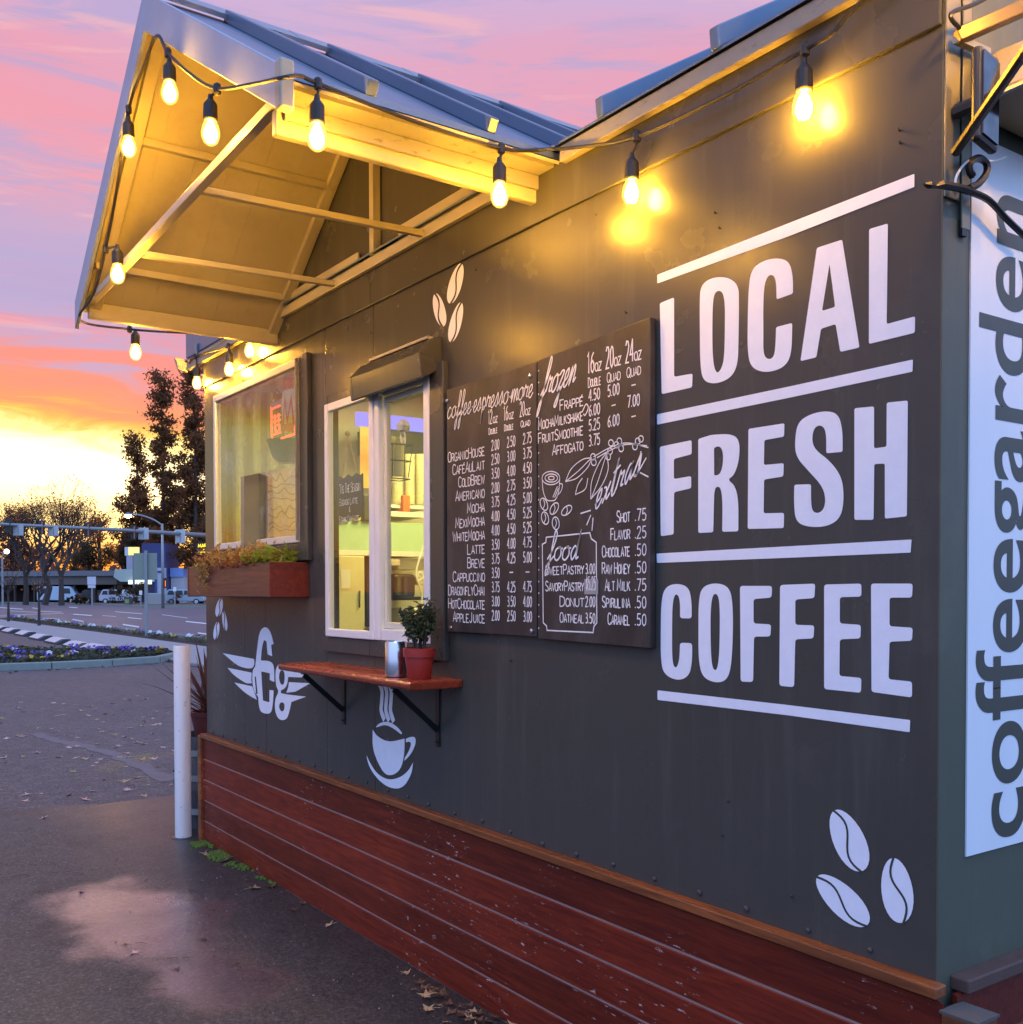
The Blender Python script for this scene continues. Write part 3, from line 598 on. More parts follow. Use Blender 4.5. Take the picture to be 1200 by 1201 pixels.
mb = MB(); mb.box(-3.76, -1.54, -.034, -.0115, 2.945, 2.992); mb.build('wall_plate', M['cream'], PO, bevel=.003)
mb = MB(); mb.prism([(-3.72, -.02, 2.992), (-2.82, -.02, 2.992), (-2.82, -.02, 3.055), (-3.68, -.02, 3.055)], (0, .012, 0)); mb.prism([(-2.45, -.02, 2.992), (-1.60, -.02, 2.992), (-1.75, -.02, 3.06), (-2.45, -.02, 3.06)], (0, .012, 0)); mb.build('gusset_strip', M['cream'], PO, bevel=.003)
mb = MB(); mb.prism([(EXL+.06, 0, 2.985), (EXR-.06, 0, 2.985), (RX, 0, RZ-.03)], (0, .03, 0)); mb.build('gable_wall', M['frieze'], K)

# picture window ------------------------------------------------
def frame(mb, x0, x1, z0, z1, w_, y0, y1):
    mb.box(x0, x0+w_, y0, y1, z0, z1); mb.box(x1-w_, x1, y0, y1, z0, z1); mb.box(x0+w_, x1-w_, y0, y1, z0, z0+w_); mb.box(x0+w_, x1-w_, y0, y1, z1-w_, z1); return mb
PW = frame(MB(), -4.70, -3.455, 1.79, 2.705, .038, -.034, .03).build('picture_window', plain('cream window frame', (.66, .60, .48), .45), K, bevel=.005)
B(-4.70+.038, -3.493, -.020, -.016, 1.828, 2.667).build('window_glass', M['glass_big'], PW)
mb = MB(); mb.box(-3.453, -3.36, -.028, 0, 1.70, 2.715); mb.box(-4.71, -3.453, -.030, 0, 1.70, 1.788); mb.build('window_casing', M['frieze'], PW, bevel=.004)
mb = MB(); mb.box(-3.456, -3.4465, -.050, -.0345, 1.80, 2.70); mb.build('edge_trim', M['rust_edge'], PW, bevel=.002)
# serving window ------------------------------------------------
SW = MB(); frame(SW, -3.15, -2.66, 1.335, 2.425, .038, -.035, -.004); SW.box(-2.66, -2.618, -.028, .0, 1.335, 2.425); SW.box(-2.615, -2.19, -.02, .06, 1.335, 1.385); SW.box(-2.235, -2.19, -.03, .06, 1.385, 2.425); SW.box(-2.615, -2.235, -.01, .06, 2.385, 2.425)
SW = SW.build('serving_window', M['vinyl'], K, bevel=.005)
B(-3.112, -2.698, -.020, -.016, 1.373, 2.387).build('window_glass', M['glass'], SW)
SS = frame(MB(), -2.612, -2.245, 1.388, 2.38, .026, -.006, .016).build('sliding_sash', plain('warm white sash', (.70, .66, .52), .35), SW, bevel=.003)  # warm tint puts the yellow light on the sash into its colour
B(-2.586, -2.271, .004, .008, 1.414, 2.354).build('window_glass', M['glass'], SW)
mb = MB(); mb.box(-2.188, -2.085, -.028, 0, 1.275, 2.44); mb.box(-3.21, -2.19, -.022, 0, 1.262, 1.333); mb.box(-3.21, -3.152, -.015, 0, 1.333, 2.47); mb.box(-3.152, -2.78, -.015, 0, 2.427, 2.47); mb.build('window_casing', M['frieze'], SW, bevel=.004)
mb = MB(); mb.prism([(-2.745, 0, 2.545), (-2.745, -.05, 2.53), (-2.745, -.105, 2.47), (-2.745, -.095, 2.375), (-2.745, -.085, 2.375), (-2.745, 0, 2.42)], (.61, 0, 0)); mb.build('window_hood', M['frieze'], K, bevel=.004)
B(-2.70, -2.20, -.03, 0, 2.5455, 2.558).build('hood_lip', M['cream'], K, bevel=.003)

# painted marks on the front wall --------------------------------
def onwall(d): return lambda x, z, e=0.: (x, -d-e, z)
def trace(mb, loops, org, sc, d=.0012, r=7., jit=0):
    L = []
    for l in loops:
        q = rounded(l, r); L.append([W(org[0]+a/sc, org[1]+b/sc) for a, b in q])
    mb.poly(L, onwall(d))
ZA, ZB, ZC, ZS = (760, 200), (760, 420), (760, 630), 3.6364
words = {'LOCAL': (ZA, [[[(52, 566), (113, 541), (113, 880), (192, 866), (190, 925), (60, 954)]],
   [[(223, 700, 1), (222, 560, 1), (226, 490, 1), (275, 455, 1), (345, 455, 1), (388, 490, 1), (390, 560, 1), (388, 720, 1), (385, 830, 1), (355, 885, 1), (290, 912, 1), (235, 898, 1), (224, 820, 1)], [(276, 680, 1), (278, 560, 1), (288, 515, 1), (318, 512, 1), (330, 560, 1), (330, 660, 1), (328, 770, 1), (322, 830, 1), (300, 868, 1), (284, 845, 1), (277, 780, 1)]],
   [[(550, 550), (620, 525), (620, 450, 1), (605, 388, 1), (555, 372, 1), (490, 385, 1), (440, 425, 1), (430, 520, 1), (427, 640, 1), (426, 770, 1), (440, 840, 1), (500, 864, 1), (575, 845, 1), (614, 795, 1), (617, 650), (548, 668), (546, 740, 1), (540, 795, 1), (515, 808, 1), (493, 785, 1), (494, 690, 1), (493, 580, 1), (498, 480, 1), (520, 440, 1), (548, 455, 1)]],
   [[(722, 330), (830, 295), (904, 755), (822, 774), (802, 655), (740, 675), (720, 797), (652, 813)], [(776, 398), (800, 582), (744, 599)]],
   [[(945, 250), (1025, 226), (1020, 655), (1141, 622), (1140, 692), (944, 740)]]]),
 'FRESH': (ZB, [[[(52, 378), (188, 350), (188, 410), (112, 430), (112, 516), (186, 503), (186, 555), (113, 572), (111, 752), (56, 760)]],
   [[(216, 345), (270, 328), (350, 322, 1), (392, 345, 1), (392, 430, 1), (370, 500, 1), (340, 518, 1), (374, 545, 1), (388, 610, 1), (387, 739), (318, 741), (320, 610, 1), (312, 550, 1), (290, 548, 1), (284, 580), (280, 743), (216, 746)], [(283, 382), (308, 374, 1), (322, 400, 1), (322, 450, 1), (310, 496, 1), (284, 502)]],
   [[(430, 302), (584, 278), (582, 335), (498, 350), (496, 456), (581, 448), (579, 505), (497, 518), (495, 662), (582, 660), (581, 725), (427, 729)]],
   [[(762, 406), (832, 400), (832, 310, 1), (815, 238, 1), (760, 224, 1), (690, 240, 1), (640, 275, 1), (628, 350, 1), (632, 420, 1), (685, 480, 1), (745, 545, 1), (760, 600, 1), (752, 645, 1), (728, 663, 1), (704, 655, 1), (697, 620, 1), (697, 538), (626, 540), (624, 620, 1), (632, 700, 1), (690, 722, 1), (770, 718, 1), (825, 680, 1), (838, 600, 1), (830, 510, 1), (780, 440, 1), (715, 392, 1), (700, 350, 1), (710, 296, 1), (740, 284, 1), (762, 310, 1)]],
   [[(882, 214), (966, 206), (966, 385), (1019, 378), (1020, 190), (1110, 181), (1106, 675), (1012, 685), (1012, 450), (967, 452), (964, 690), (882, 690)]]]),
 'COFFEE': (ZC, [[[(138, 346), (188, 347), (188, 270, 1), (175, 212, 1), (125, 196, 1), (75, 212, 1), (58, 270, 1), (56, 400, 1), (56, 520, 1), (68, 585, 1), (130, 614, 1), (178, 592, 1), (190, 530, 1), (190, 452), (138, 450), (136, 525, 1), (122, 562, 1), (105, 540, 1), (104, 400, 1), (106, 280, 1), (118, 240, 1), (134, 252, 1), (139, 290, 1)]],
   [[(217, 400, 1), (217, 280, 1), (230, 212, 1), (290, 193, 1), (350, 212, 1), (364, 290, 1), (364, 430, 1), (356, 560, 1), (335, 614, 1), (285, 622, 1), (232, 595, 1), (217, 520, 1)], [(268, 400, 1), (270, 280, 1), (282, 240, 1), (300, 245, 1), (308, 290, 1), (308, 420, 1), (304, 530, 1), (292, 575, 1), (272, 550, 1)]],
   [[(394, 208), (531, 208), (529, 258), (452, 264), (452, 368), (527, 372), (524, 424), (454, 424), (450, 618), (397, 616)]],
   [[(565, 204), (715, 198), (712, 260), (630, 266), (630, 374), (711, 376), (708, 432), (630, 436), (625, 640), (562, 634)]],
   [[(753, 202), (912, 198), (912, 254), (820, 256), (820, 368), (910, 374), (908, 432), (820, 436), (818, 592), (912, 600), (910, 664), (753, 648)]],
   [[(953, 198), (1131, 198), (1128, 258), (1032, 258), (1032, 380), (1131, 386), (1128, 442), (1032, 446), (1028, 606), (1128, 616), (1128, 684), (955, 660)]]])}
for wname, (org, letters) in words.items():
    mb = MB()
    for L in letters: trace(mb, L, org, ZS, r=13 if wname == 'COFFEE' else 9)
    o = mb.build('painted_word', M['white_paint'], K, fix=False); tag(o, 'white painted word '+wname)
for org, q in ((ZA, [(41, 445), (1138, 14), (1138, 70), (590, 285), (41, 482)]), (ZB, [(40, 240), (600, 122), (1132, 6), (1130, 58), (600, 170), (40, 284)]), (ZC, [(38, 70), (1126, 10), (1122, 66), (600, 88), (40, 110)]), (ZC, [(42, 653), (600, 716), (1120, 780), (1118, 832), (600, 760), (42, 694)])):
    mb = MB(); trace(mb, [q], org, ZS, r=5); mb.build('painted_bar', M['white_paint'], K, fix=False)
Z4, S4 = (250, 690), 4.8
mb = MB()
trace(mb, [[(238, 440), (250, 330, 1), (262, 240, 1), (295, 212, 1), (325, 240, 1), (342, 314), (328, 318), (334, 383), (308, 372), (302, 300), (288, 290), (276, 330, 1), (270, 406), (318, 408, 1), (345, 430, 1), (346, 528), (320, 516), (320, 478), (272, 468), (282, 632), (318, 642), (318, 572), (342, 575), (338, 650, 1), (328, 706, 1), (290, 706, 1), (262, 690, 1), (254, 610), (228, 575, 1), (220, 500, 1), (226, 458)], [(235, 498), (242, 495), (252, 594), (243, 596)]], Z4, S4, r=4)
for l in ([(55, 365), (232, 398), (234, 435, 1), (215, 455, 1), (150, 442, 1), (110, 412, 1)], [(82, 447), (218, 475), (216, 520), (220, 534), (190, 537, 1), (150, 512, 1), (110, 482, 1)], [(120, 530), (222, 552), (248, 628), (200, 602, 1), (160, 570, 1)], [(428, 528), (548, 535), (465, 582), (413, 588), (424, 560, 1)]): trace(mb, [l], Z4, S4, r=3)
trace(mb, [[(352, 500, 1), (354, 445, 1), (385, 415, 1), (402, 450), (552, 472), (500, 502), (424, 499), (418, 545, 1), (400, 568, 1), (384, 573), (382, 590), (420, 598), (525, 610), (442, 640), (432, 690, 1), (415, 742, 1), (370, 742, 1), (348, 690, 1), (350, 620, 1), (372, 582, 1), (356, 552, 1)], [(380, 458, 1), (402, 465, 1), (405, 510, 1), (398, 545, 1), (380, 540, 1), (370, 500, 1)], [(380, 640, 1), (404, 645, 1), (402, 688, 1), (385, 696, 1), (370, 668, 1)]], Z4, S4, r=3)
tag(mb.build('winged_emblem', M['white_paint'], K, fix=False), 'white painted winged monogram')
mb = MB()
for l in ([(900, 795), (925, 835, 1), (990, 868, 1), (1080, 846), (1078, 940, 1), (1060, 1015, 1), (1020, 1052, 1), (970, 1052, 1), (930, 985, 1), (898, 900, 1)], [(916, 782), (940, 756, 1), (990, 748, 1), (1040, 780, 1), (1066, 815), (1060, 823), (1020, 790, 1), (970, 766, 1), (930, 781, 1)],
          [(1086, 848), (1110, 836, 1), (1142, 836, 1), (1142, 880, 1), (1115, 935, 1), (1078, 972), (1080, 955), (1105, 915, 1), (1118, 872, 1), (1105, 862, 1), (1088, 868)], [(866, 940), (885, 985, 1), (925, 1045, 1), (985, 1080, 1), (1050, 1068, 1), (1100, 1030, 1), (1128, 978), (1118, 1050, 1), (1070, 1127, 1), (1000, 1127, 1), (940, 1088, 1), (888, 1022, 1), (868, 965, 1)]): trace(mb, [l], Z4, S4, r=3)
for dx in (0, 26, 52):
    pts = catmull([(936+dx, 532), (952+dx, 580), (950+dx, 640), (948+dx, 690), (966+dx, 742+dx*.2)], 6)
    ribbon(mb, [W(Z4[0]+a/S4, Z4[1]+b/S4) for a, b in pts], .030, lambda x, z, e=0: (x, -.0012-e, z))
tag(mb.build('cup_emblem', M['white_paint'], K, fix=False), 'white painted steaming cup')
def bean(cx, cy, ax, ay, hw, sg=1, zx=1.):
    L = math.hypot(ax, ay); ux, uy = ax/L, ay/L
    pt = lambda t, s_: W(cx+ux*t*L-uy*s_*hw, cy+uy*t*L+ux*s_*hw)
    mb = MB(); mb.poly([[pt(math.cos(a), math.sin(a)*(1+.08*math.cos(a))) for a in [2*math.pi*i/28 for i in range(28)]]], onwall(.0012)); o = mb.build('painted_bean', M['white_paint'], K, fix=False)
    mb = MB(); pts = [pt(-1.02+2.04*i/14, sg*.36*math.sin(math.pi*(2*i/14-1))+sg*.1) for i in range(15)]
    ribbon(mb, pts, zx, lambda x, z, e=0: (x, -.0018-e, z)); mb.build('bean_groove', M['wall'], o, fix=False)
z7 = lambda x, y: (760+x/2.727, 850+y/2.727)
for (cx, cy, ex, ey, hw, sg) in ((644, 370, 45, 97, 50, 1), (624, 562, 80, 78, 46, 1), (798, 530, 15, 104, 50, -1)): bean(*z7(cx, cy), ex/2.727, ey/2.727, hw/2.727, sg, .006)
for (cx, cy, ex, ey, hw, sg) in ((447, 425, -68, 236, 74, -1), (257, 735, 45, 194, 68, 1), (450, 880, -62, 234, 66, -1)): bean(490+cx/10, 290+cy/10, ex/10, ey/10, hw/10, sg, .010)
for (cx, cy, ex, ey, hw, sg) in ((345, 555, -14, 66, 24, -1), (383, 649, 9, 72, 17, 1), (325, 718, -10, 64, 20, -1)): bean(200+cx/6, 620+cy/6, ex/6, ey/6, hw/6, sg, .012)

for a, b in ((559, 317), (436, 391), (835, 66), (803, 90), (840, 250), (845, 268), (915, 122), (1056, 153), (1057, 168), (700, 252), (735, 367), (600, 775), (855, 940), (848, 980), (930, 1052)):
    p = aty(a, b); mb = MB(); mb.tube([(p[0], 0, p[2]), (p[0], -.006, p[2]), (p[0]+.001, -.007, p[2]+.005)], .0024, 6); mb.build('wall_nail', M['frieze'], K)
# name board on the side wall -----------------------------------
zb0, zb1 = .9355, 2.585
NBD = B(.0005, .0045, .105, .62, zb0, zb1).build('name_board', mat('pale sign board', lambda t: (lambda o: t.bsdf(t.mix(t.noise(t.scl(o, (1, 4, .5)), 3, 4), (.64, .68, .72), (.74, .77, .80)), .4))(t.obj())), K)
v, f = textmesh('coffeegarden', 1.)
vx = [p[0] for p in v]; x0_, x1_ = min(vx), max(vx); kx = (2.478-.957)/(x1_-x0_)
xh = .167/.545                                                        # x-height on the board / of the font
mb = MB(); mb.add([(.0055, .352-p[1]*xh, .957+(p[0]-x0_)*kx) for p in v], f)
mb.build('sign_lettering', plain('dark olive sign lettering', (.045, .050, .036), .5), NBD, fix=False)
mb = MB(); mb.box(.0005, .006, .0, .055, 2.42, 3.0); mb.box(.0062, .011, .058, .090, 2.36, 3.0); mb.build('corner_flashing', plain('olive painted flashing', (.17, .155, .10), .4, 0, .2, 6), K, bevel=.002)

# ================================================================== MENU BOARD
MBD = thing('menu_board', 'large two panel chalkboard drinks menu with white hand lettering on the hut wall', 'menu board', (-1.53, -.012, 1.385))
PB = -.026
def px_on(y): return lambda a, b: (aty(a, b, y)[0], aty(a, b, y)[2])
Bp = px_on(PB)
bx0, bx1, bxm = Bp(524, 600)[0], Bp(762, 600)[0], Bp(630, 600)[0]
bz0, bz1 = 1.392, 2.322
B(bx0, bxm-.004, PB+.001, -.002, bz0, bz1).build('board_panel', M['chalk'], MBD, bevel=.002)
mb = MB(); mb.prism([(bxm+.002, PB+.001, bz0-.006), (bx1, PB+.001, bz0-.014), (bx1, PB+.001, bz1+.03), (bxm+.002, PB+.001, bz1+.004)], (0, -PB-.003, 0)); mb.build('board_panel', M['chalk'], MBD, bevel=.002)
onb = lambda x, z, e=0.: (x, PB-.0006-e, z)
def Z(px, py): return Bp(px, py)[1]
mb = MB(); t_ = .0038
h_ = .034
rows = ['OrganicHouse', 'CaféAuLait', 'ColdBrew', 'Americano', 'Mocha', 'MexiMocha', 'WhiteMocha', 'Latte', 'Breve', 'Cappuccino', 'DragonflyChai', 'HotChocolate', 'AppleJuice']
pr = ['2.00 2.50 2.75', '2.50 3.00 3.75', '3.50 4.00 4.50', '2.00 2.75 3.50', '3.75 4.25 5.00', '4.00 4.50 5.25', '4.00 4.50 5.25', '3.50 4.00 4.75', '3.75 4.25 5.00', '3.50 - -', '3.75 4.25 4.75', '3.00 3.50 4.00', '2.00 2.50 3.00']
zA, zB = Z(581, 522), Z(581, 722)
xr = Bp(568.5, 620)[0]; cols = [Bp(c, 620)[0] for c in (581.5, 600, 619)]
for i, (nm, p) in enumerate(zip(rows, pr)):
    z = zA+(zB-zA)*i/12-h_/2
    wid = (xr-Bp(526, 620)[0])*min(1., (len(nm)+.6)/12.2)
    write(mb, nm, 0, z-.012, h_*1.12, onb, t_, width=wid, right=xr)
    for c, q in zip(cols, p.split()): write(mb, q, 0, z, h_*1.05, onb, t_, width=.05 if q != '-' else .03, center=c)
hx = [Bp(c, 490)[0] for c in (578.5, 597, 616.5)]
for c, q, q2 in zip(hx, ('12oz', '16oz', '20oz'), ('Double', 'Double', 'Quad')):
    z = Z(579, 500)+.012; write(mb, q[:2], c-.032, z, .05, onb, t_, width=.028); write(mb, q[2:], c, z, .026, onb, .0035, width=.028); write(mb, q2, 0, z-.038, .022, onb, .003, width=.055, center=c)
x0, x1 = Bp(522, 487)[0]+.006, bxm-.012
script(mb, 'coffee.espresso.more', x0+.008, Z(523, 492)+.0, .042, x1-x0-.02, onb, .0045, .2, .0)
# right panel
script(mb, 'frozen', Bp(634, 470)[0], Z(634, 469)+.008, .055, .185, onb, .006, .35, .02)
c3 = [Bp(c, 420)[0] for c in (697.5, 720, 743.5)]
zf = [Z(697, y)-h_/2 for y in (466, 483.5, 501, 519)]
for nm, z in zip(('Frappé', 'MochaMilkshake', 'FruitSmoothie', 'Affogato'), zf):
    write(mb, nm, 0, z, h_, onb, t_, width=Bp(684, 480)[0]-Bp({'Frappé': 657, 'Affogato': 648}.get(nm, 631.5), 480)[0], right=Bp(684, 480)[0])
for r_, z in zip(('4.50 5.00 -', '6.00 - 7.00', '5.25 6.00 -', '3.75'), zf):
    for c, q in zip(c3, r_.split()): write(mb, q, 0, z+.008, h_*1.02, onb, t_, width=.055 if q != '-' else .025, center=c)
for c, q, q2, y in zip(c3, ('16oz', '20oz', '24oz'), ('Double', 'Quad', 'Quad'), (437, 427, 418)):
    z = Z(697, 436); write(mb, q[:2], c-.036, z, .064, onb, .005, width=.036); write(mb, q[2:], c+.003, z, .032, onb, .004, width=.030); write(mb, q2, 0, z-.045, .030, onb, .003, width=.062, center=c)
ex = Bp(739, 650)[0]; ep = Bp(758.5, 650)[0]
zA, zB = Z(750, 604), Z(750, 727)
for i, (nm, q) in enumerate(zip(('Shot', 'Flavor', 'Chocolate', 'Raw Honey', 'Alt Milk', 'Spirulina', 'Caramel'), ('.75', '.25', '.50', '.50', '.75', '.50', '.50'))):
    z = zA+(zB-zA)*i/6-h_/2; write(mb, nm, 0, z, h_*1.02, onb, t_, width=(ex-Bp(706.5, 650)[0])*min(1., (len(nm)+.4)/9.4), right=ex); write(mb, q, 0, z, h_*1.02, onb, t_, width=ep-Bp(745, 650)[0], right=ep)
script(mb, 'extras', Bp(697, 600)[0], Z(697, 606)+.02, .055, .215, onb, .0055, .3, .10)
def bstroke(pts, w_=.0035, sm=True, d=.0002):
    q = [Bp(510+a/4.615, 370+b/4.615) for a, b in pts]; ribbon(mb, catmull(q, 5) if sm else q, w_, onb, d)
for a in ([(1105, 815), (1118, 735)], [(1118, 820), (1146, 770)], [(1112, 850), (1158, 874)], [(790, 1072), (845, 1055)], [(823, 1135), (846, 1080)], [(852, 1165), (858, 1095)]): bstroke(a, .0045, False)
for a in ([(708, 900), (740, 830), (800, 780), (850, 770)], [(708, 900), (770, 880), (830, 820), (850, 770)], [(712, 897), (780, 840), (845, 775)], [(845, 995), (850, 900), (890, 800), (930, 745)], [(845, 995), (905, 920), (940, 830), (930, 745)], [(850, 985), (890, 880), (930, 750)], [(762, 970), (775, 920), (800, 880)], [(762, 970), (815, 940), (830, 880)],
          [(860, 765), (950, 715), (1040, 690), (1158, 715)], [(880, 770), (960, 725), (1040, 698), (1150, 705)]): bstroke(a, .0032)
def ring(cx, cy, rx, ry, w_=.0035, rot=0, n=12):
    q = []
    for i in range(n+1): a = 2*math.pi*i/n; u, v_ = rx*math.cos(a), ry*math.sin(a); q.append((cx+u*math.cos(rot)-v_*math.sin(rot), cy+u*math.sin(rot)+v_*math.cos(rot)))
    bstroke(q, w_)
for cx, cy in ((858, 765), (862, 795), (955, 690), (950, 735), (940, 765), (1000, 680), (1010, 720), (1085, 710), (1100, 680), (1117, 668), (985, 700)): ring(cx, cy, 13, 17)
ring(630, 880, 48, 36); ring(632, 880, 34, 22); ring(632, 880, 16, 10)
for a in ([(582, 880), (588, 950), (605, 995), (630, 1003), (655, 995), (672, 950), (678, 880)], [(676, 910), (692, 915), (685, 950), (664, 975)], [(640, 985), (665, 925)], [(650, 985), (670, 935)]): bstroke(a)
for cx, cy, r_ in ((592, 1022, .3), (648, 1045, -.5), (715, 1055, -.8), (598, 1097, .2), (656, 1125, .1)): ring(cx, cy, 19, 34, .004, -r_); bstroke([(cx-6, cy+26), (cx+4, cy), (cx-2, cy-26)], .0035)
def fstroke(pts, w_=.005):
    ribbon(mb, [Bp(510+a/4.615, 530+b/4.615) for a, b in pts], w_, onb)
fstroke([(604, 462), (840, 438), (848, 470), (875, 490), (878, 925), (862, 945), (858, 978), (608, 966), (606, 942), (588, 925), (583, 500), (602, 490), (604, 462)], .0045)
script(mb, 'food', Bp(642, 655)[0], Z(642, 659)+.004, .044, .165, onb, .006, .25)
bstroke([(806, 690+160-530+212), (815, 540), (832, 500), (820, 480), (800, 520)], .004)
fz = [Z(665, y)-h_/2 for y in (667.5, 687, 705, 724)]
for nm, q, z, wd_ in zip(('SweetPastry', 'SavoryPastry', 'Donut', 'Oatmeal'), ('3.00', '', '2.00', '3.50'), fz, [Bp(684, 690)[0]-Bp(q_, 690)[0] for q_ in (639, 639, 656, 656)]):
    write(mb, nm, 0, z, h_*.95, onb, t_, width=wd_, right=Bp(685, 690)[0])
    if q: write(mb, q, 0, z, h_*.95, onb, t_, width=Bp(698.5, 690)[0]-Bp(687, 690)[0], right=Bp(698.5, 690)[0])
y0 = bz0+.03
while y0 < bz1-.02: mb.poly([[(bxm+.010+.003*math.cos(a), y0+.003*math.sin(a)) for a in (0, 1.05, 2.1, 3.14, 4.2, 5.2)]], lambda x, z: onb(x, z)); y0 += .0395
mb.build('chalk_lettering', M['chalk_white'], MBD, fix=False)
sx0, sx1 = Bp(686, 690)[0], Bp(702, 690)[0]
ST = B(sx0, sx1, PB-.002, PB-.001, Z(694, 697), Z(694, 679)).build('price_sticker', plain('grey price sticker', (.32, .30, .30), .6), MBD)
mb = MB(); write(mb, '$5.25', 0, Z(694, 692), .042, lambda x, z, e=0: (x, PB-.0026-e, z), .003, width=.05, center=(sx0+sx1)/2); mb.build('sticker_price', M['chalk_white'], ST, fix=False)
for a, b in ((525, 470), (622, 441), (529, 736), (624, 740)):
    p = Bp(a, b); mb = MB(); mb.lathe([(.009, 0), (.008, .004), (.003, .006)], (0, 0, 0), 10); mb.v = [(p[0]+q[0], PB-.0005-q[2], p[1]+q[1]) for q in mb.v]; mb.build('board_screw', M['steel'], MBD)

# ================================================================== SERVING SHELF and what stands on it
SH = thing('serving_shelf', 'varnished red wooden serving shelf on black brackets below the order window', 'shelf', (-2.6, -.1, 1.2))
sx0, sx1, sd = -3.235, -1.99, -.236
MB().prism([(sx0, 0, 1.178), (sx0, sd+.012, 1.178), (sx0, sd, 1.186), (sx0, sd, 1.203), (sx0, sd+.012, 1.211), (sx0, 0, 1.211)], (sx1-sx0, 0, 0)).build('shelf_board', M['shelf'], SH, bevel=.004)
for x in (-3.02, -2.17):
    mb = MB(); mb.box(x-.014, x+.014, -.006, -.0005, .93, 1.177); mb.box(x-.014, x+.014, -.21, -.006, 1.171, 1.177); mb.beam((x, -.006, .995), (x, -.20, 1.168), .022, .010, (1, 0, 0)); mb.lathe([(.006, 0), (.006, .006)], (x, -.012, .945), 6)
    mb.build('shelf_bracket', M['black_metal'], SH)
px0 = (aty(492, 789, -.13)[0], -.13, 1.2115)
FP = thing('flower_pot', 'red plastic flower pot with a grey green jade plant on the serving shelf', 'plant pot', px0)
MB().lathe([(.042, 0), (.045, .004), (.056, .082), (.056, .084), (.061, .085), (.063, .118), (.059, .119), (.056, .101), (.01, .099)], px0, 28).build('pot', M['terracotta'], FP, smooth=False); smooth_by_angle(FP.children[0])
MB().lathe([(.056, .100), (.03, .106), (.002, .108)], px0, 20).build('potting_soil', M['soil'], FP)
def leafcloud(mb, n, fn, size, squash=1., curl=.25):
    """n pointed leaves; fn() gives a centre"""
    for _ in range(n):
        c = Vector(fn()); a = Vector((random.gauss(0, 1), random.gauss(0, 1), random.gauss(0, squash))).normalized(); b = a.cross(Vector((random.gauss(0, 1), random.gauss(0, 1), random.gauss(0, 1)))).normalized(); k = a.cross(b)
        L = size*random.uniform(.6, 1.3); w_ = L*.42
        mb.add([c-a*L*.5, c+b*w_*.5+k*L*curl*.3, c+a*L*.5, c-b*w_*.5+k*L*curl*.3], [(0, 1, 2), (0, 2, 3)])
rnd = random.Random(3)
mb = MB(); ml = MB()
for i in range(16):
    a = rnd.uniform(0, 6.28); t = rnd.uniform(.3, 1.); tip = Vector((px0[0]+math.cos(a)*.095*t-.02+(.05 if i < 5 else 0), px0[1]+math.sin(a)*.075*t, px0[2]+.13+rnd.uniform(.05, .13)+(.05 if i < 5 else 0)))
    base = Vector((px0[0]+math.cos(a)*.02, px0[1]+math.sin(a)*.02, px0[2]+.11)); mid = (base+tip)/2+Vector((0, 0, .025))
    mb.tube([base, mid, tip], [.004, .003, .002], 5)
    for j in range(9):
        u = .35+.65*j/8; q = base.lerp(mid, u*2) if u < .5 else mid.lerp(tip, u*2-1)
        leafcloud(ml, 5, lambda: q+Vector([rnd.gauss(0, .013) for _ in range(3)]), .032, 1, .5)
mb.build('plant_stem', M['bark'], FP); ml.build('plant_foliage', M['leaf_dark'], FP, fix=False)
c0 = (aty(464.5, 785, -.16)[0], -.16, 1.2115)
CUP = MB().lathe([(.036, 0), (.041, .003), (.0435, .02), (.0425, .135), (.0395, .14), (.0385, .137), (.041, .02), (.02, .012)], c0, 28).build('steel_tumbler', M['steel'], None, origin=c0); smooth_by_angle(CUP)
tag(CUP, 'brushed steel tumbler beside the red flower pot on the serving shelf', 'tumbler')

# ================================================================== WINDOW BOX
bo = (-4.04, -.1, 1.52)
WB = thing('window_box', 'red wooden window box full of yellowing plants under the picture window', 'planter', bo)
bl, br, bf = -4.66, -3.405, -.205
mb = MB(); mb.box(bl+.02, br-.022, bf, bf+.02, 1.519, 1.689); mb.box(bl+.02, br-.022, -.02, -.0015, 1.519, 1.685); mb.box(bl+.02, br-.022, bf+.02, -.02, 1.519, 1.54); mb.build('box_front', wood('weathered red box boards', (.085, .022, .018), (.15, .042, .034)), WB, bevel=.004)
for xa_, xb_ in ((br-.0215, br), (bl, bl+.0195)): B(xa_, xb_, bf-.003, 0, 1.517, 1.691).build('box_end', M['redwood_end'], WB, bevel=.004)
B(bl+.021, br-.022, bf+.021, -.021, 1.6, 1.67).build('potting_soil', M['soil'], WB)
def boxrow(x0, x1, zh, hang=0): return lambda: (rnd.uniform(x0, x1), rnd.uniform(bf-.01-hang, -.02), 1.69+abs(rnd.gauss(0, zh))-hang*rnd.random())
mb = MB(); leafcloud(mb, 700, boxrow(-4.5, -3.62, .045), .042); mb.build('dry_foliage', M['leaf_y'], WB, fix=False)
mb = MB(); leafcloud(mb, 240, boxrow(-4.66, -4.25, .03), .04); leafcloud(mb, 150, boxrow(-4.1, -3.6, .03, .03), .04); mb.build('russet_foliage', M['leaf_o'], WB, fix=False)
mb = MB(); leafcloud(mb, 110, boxrow(-3.78, -3.44, .032), .075, .5); leafcloud(mb, 30, boxrow(-4.52, -4.35, .02), .06, .5); mb.build('lime_foliage', M['leaf_lime'], WB, fix=False)
mb = MB(); leafcloud(mb, 130, lambda: (rnd.gauss(-4.33, .05), bf-.012-abs(rnd.gauss(0, .008)), 1.70-abs(rnd.gauss(0, .06))), .03); mb.build('trailing_foliage', M['leaf_y'], WB, fix=False)
mb = MB()
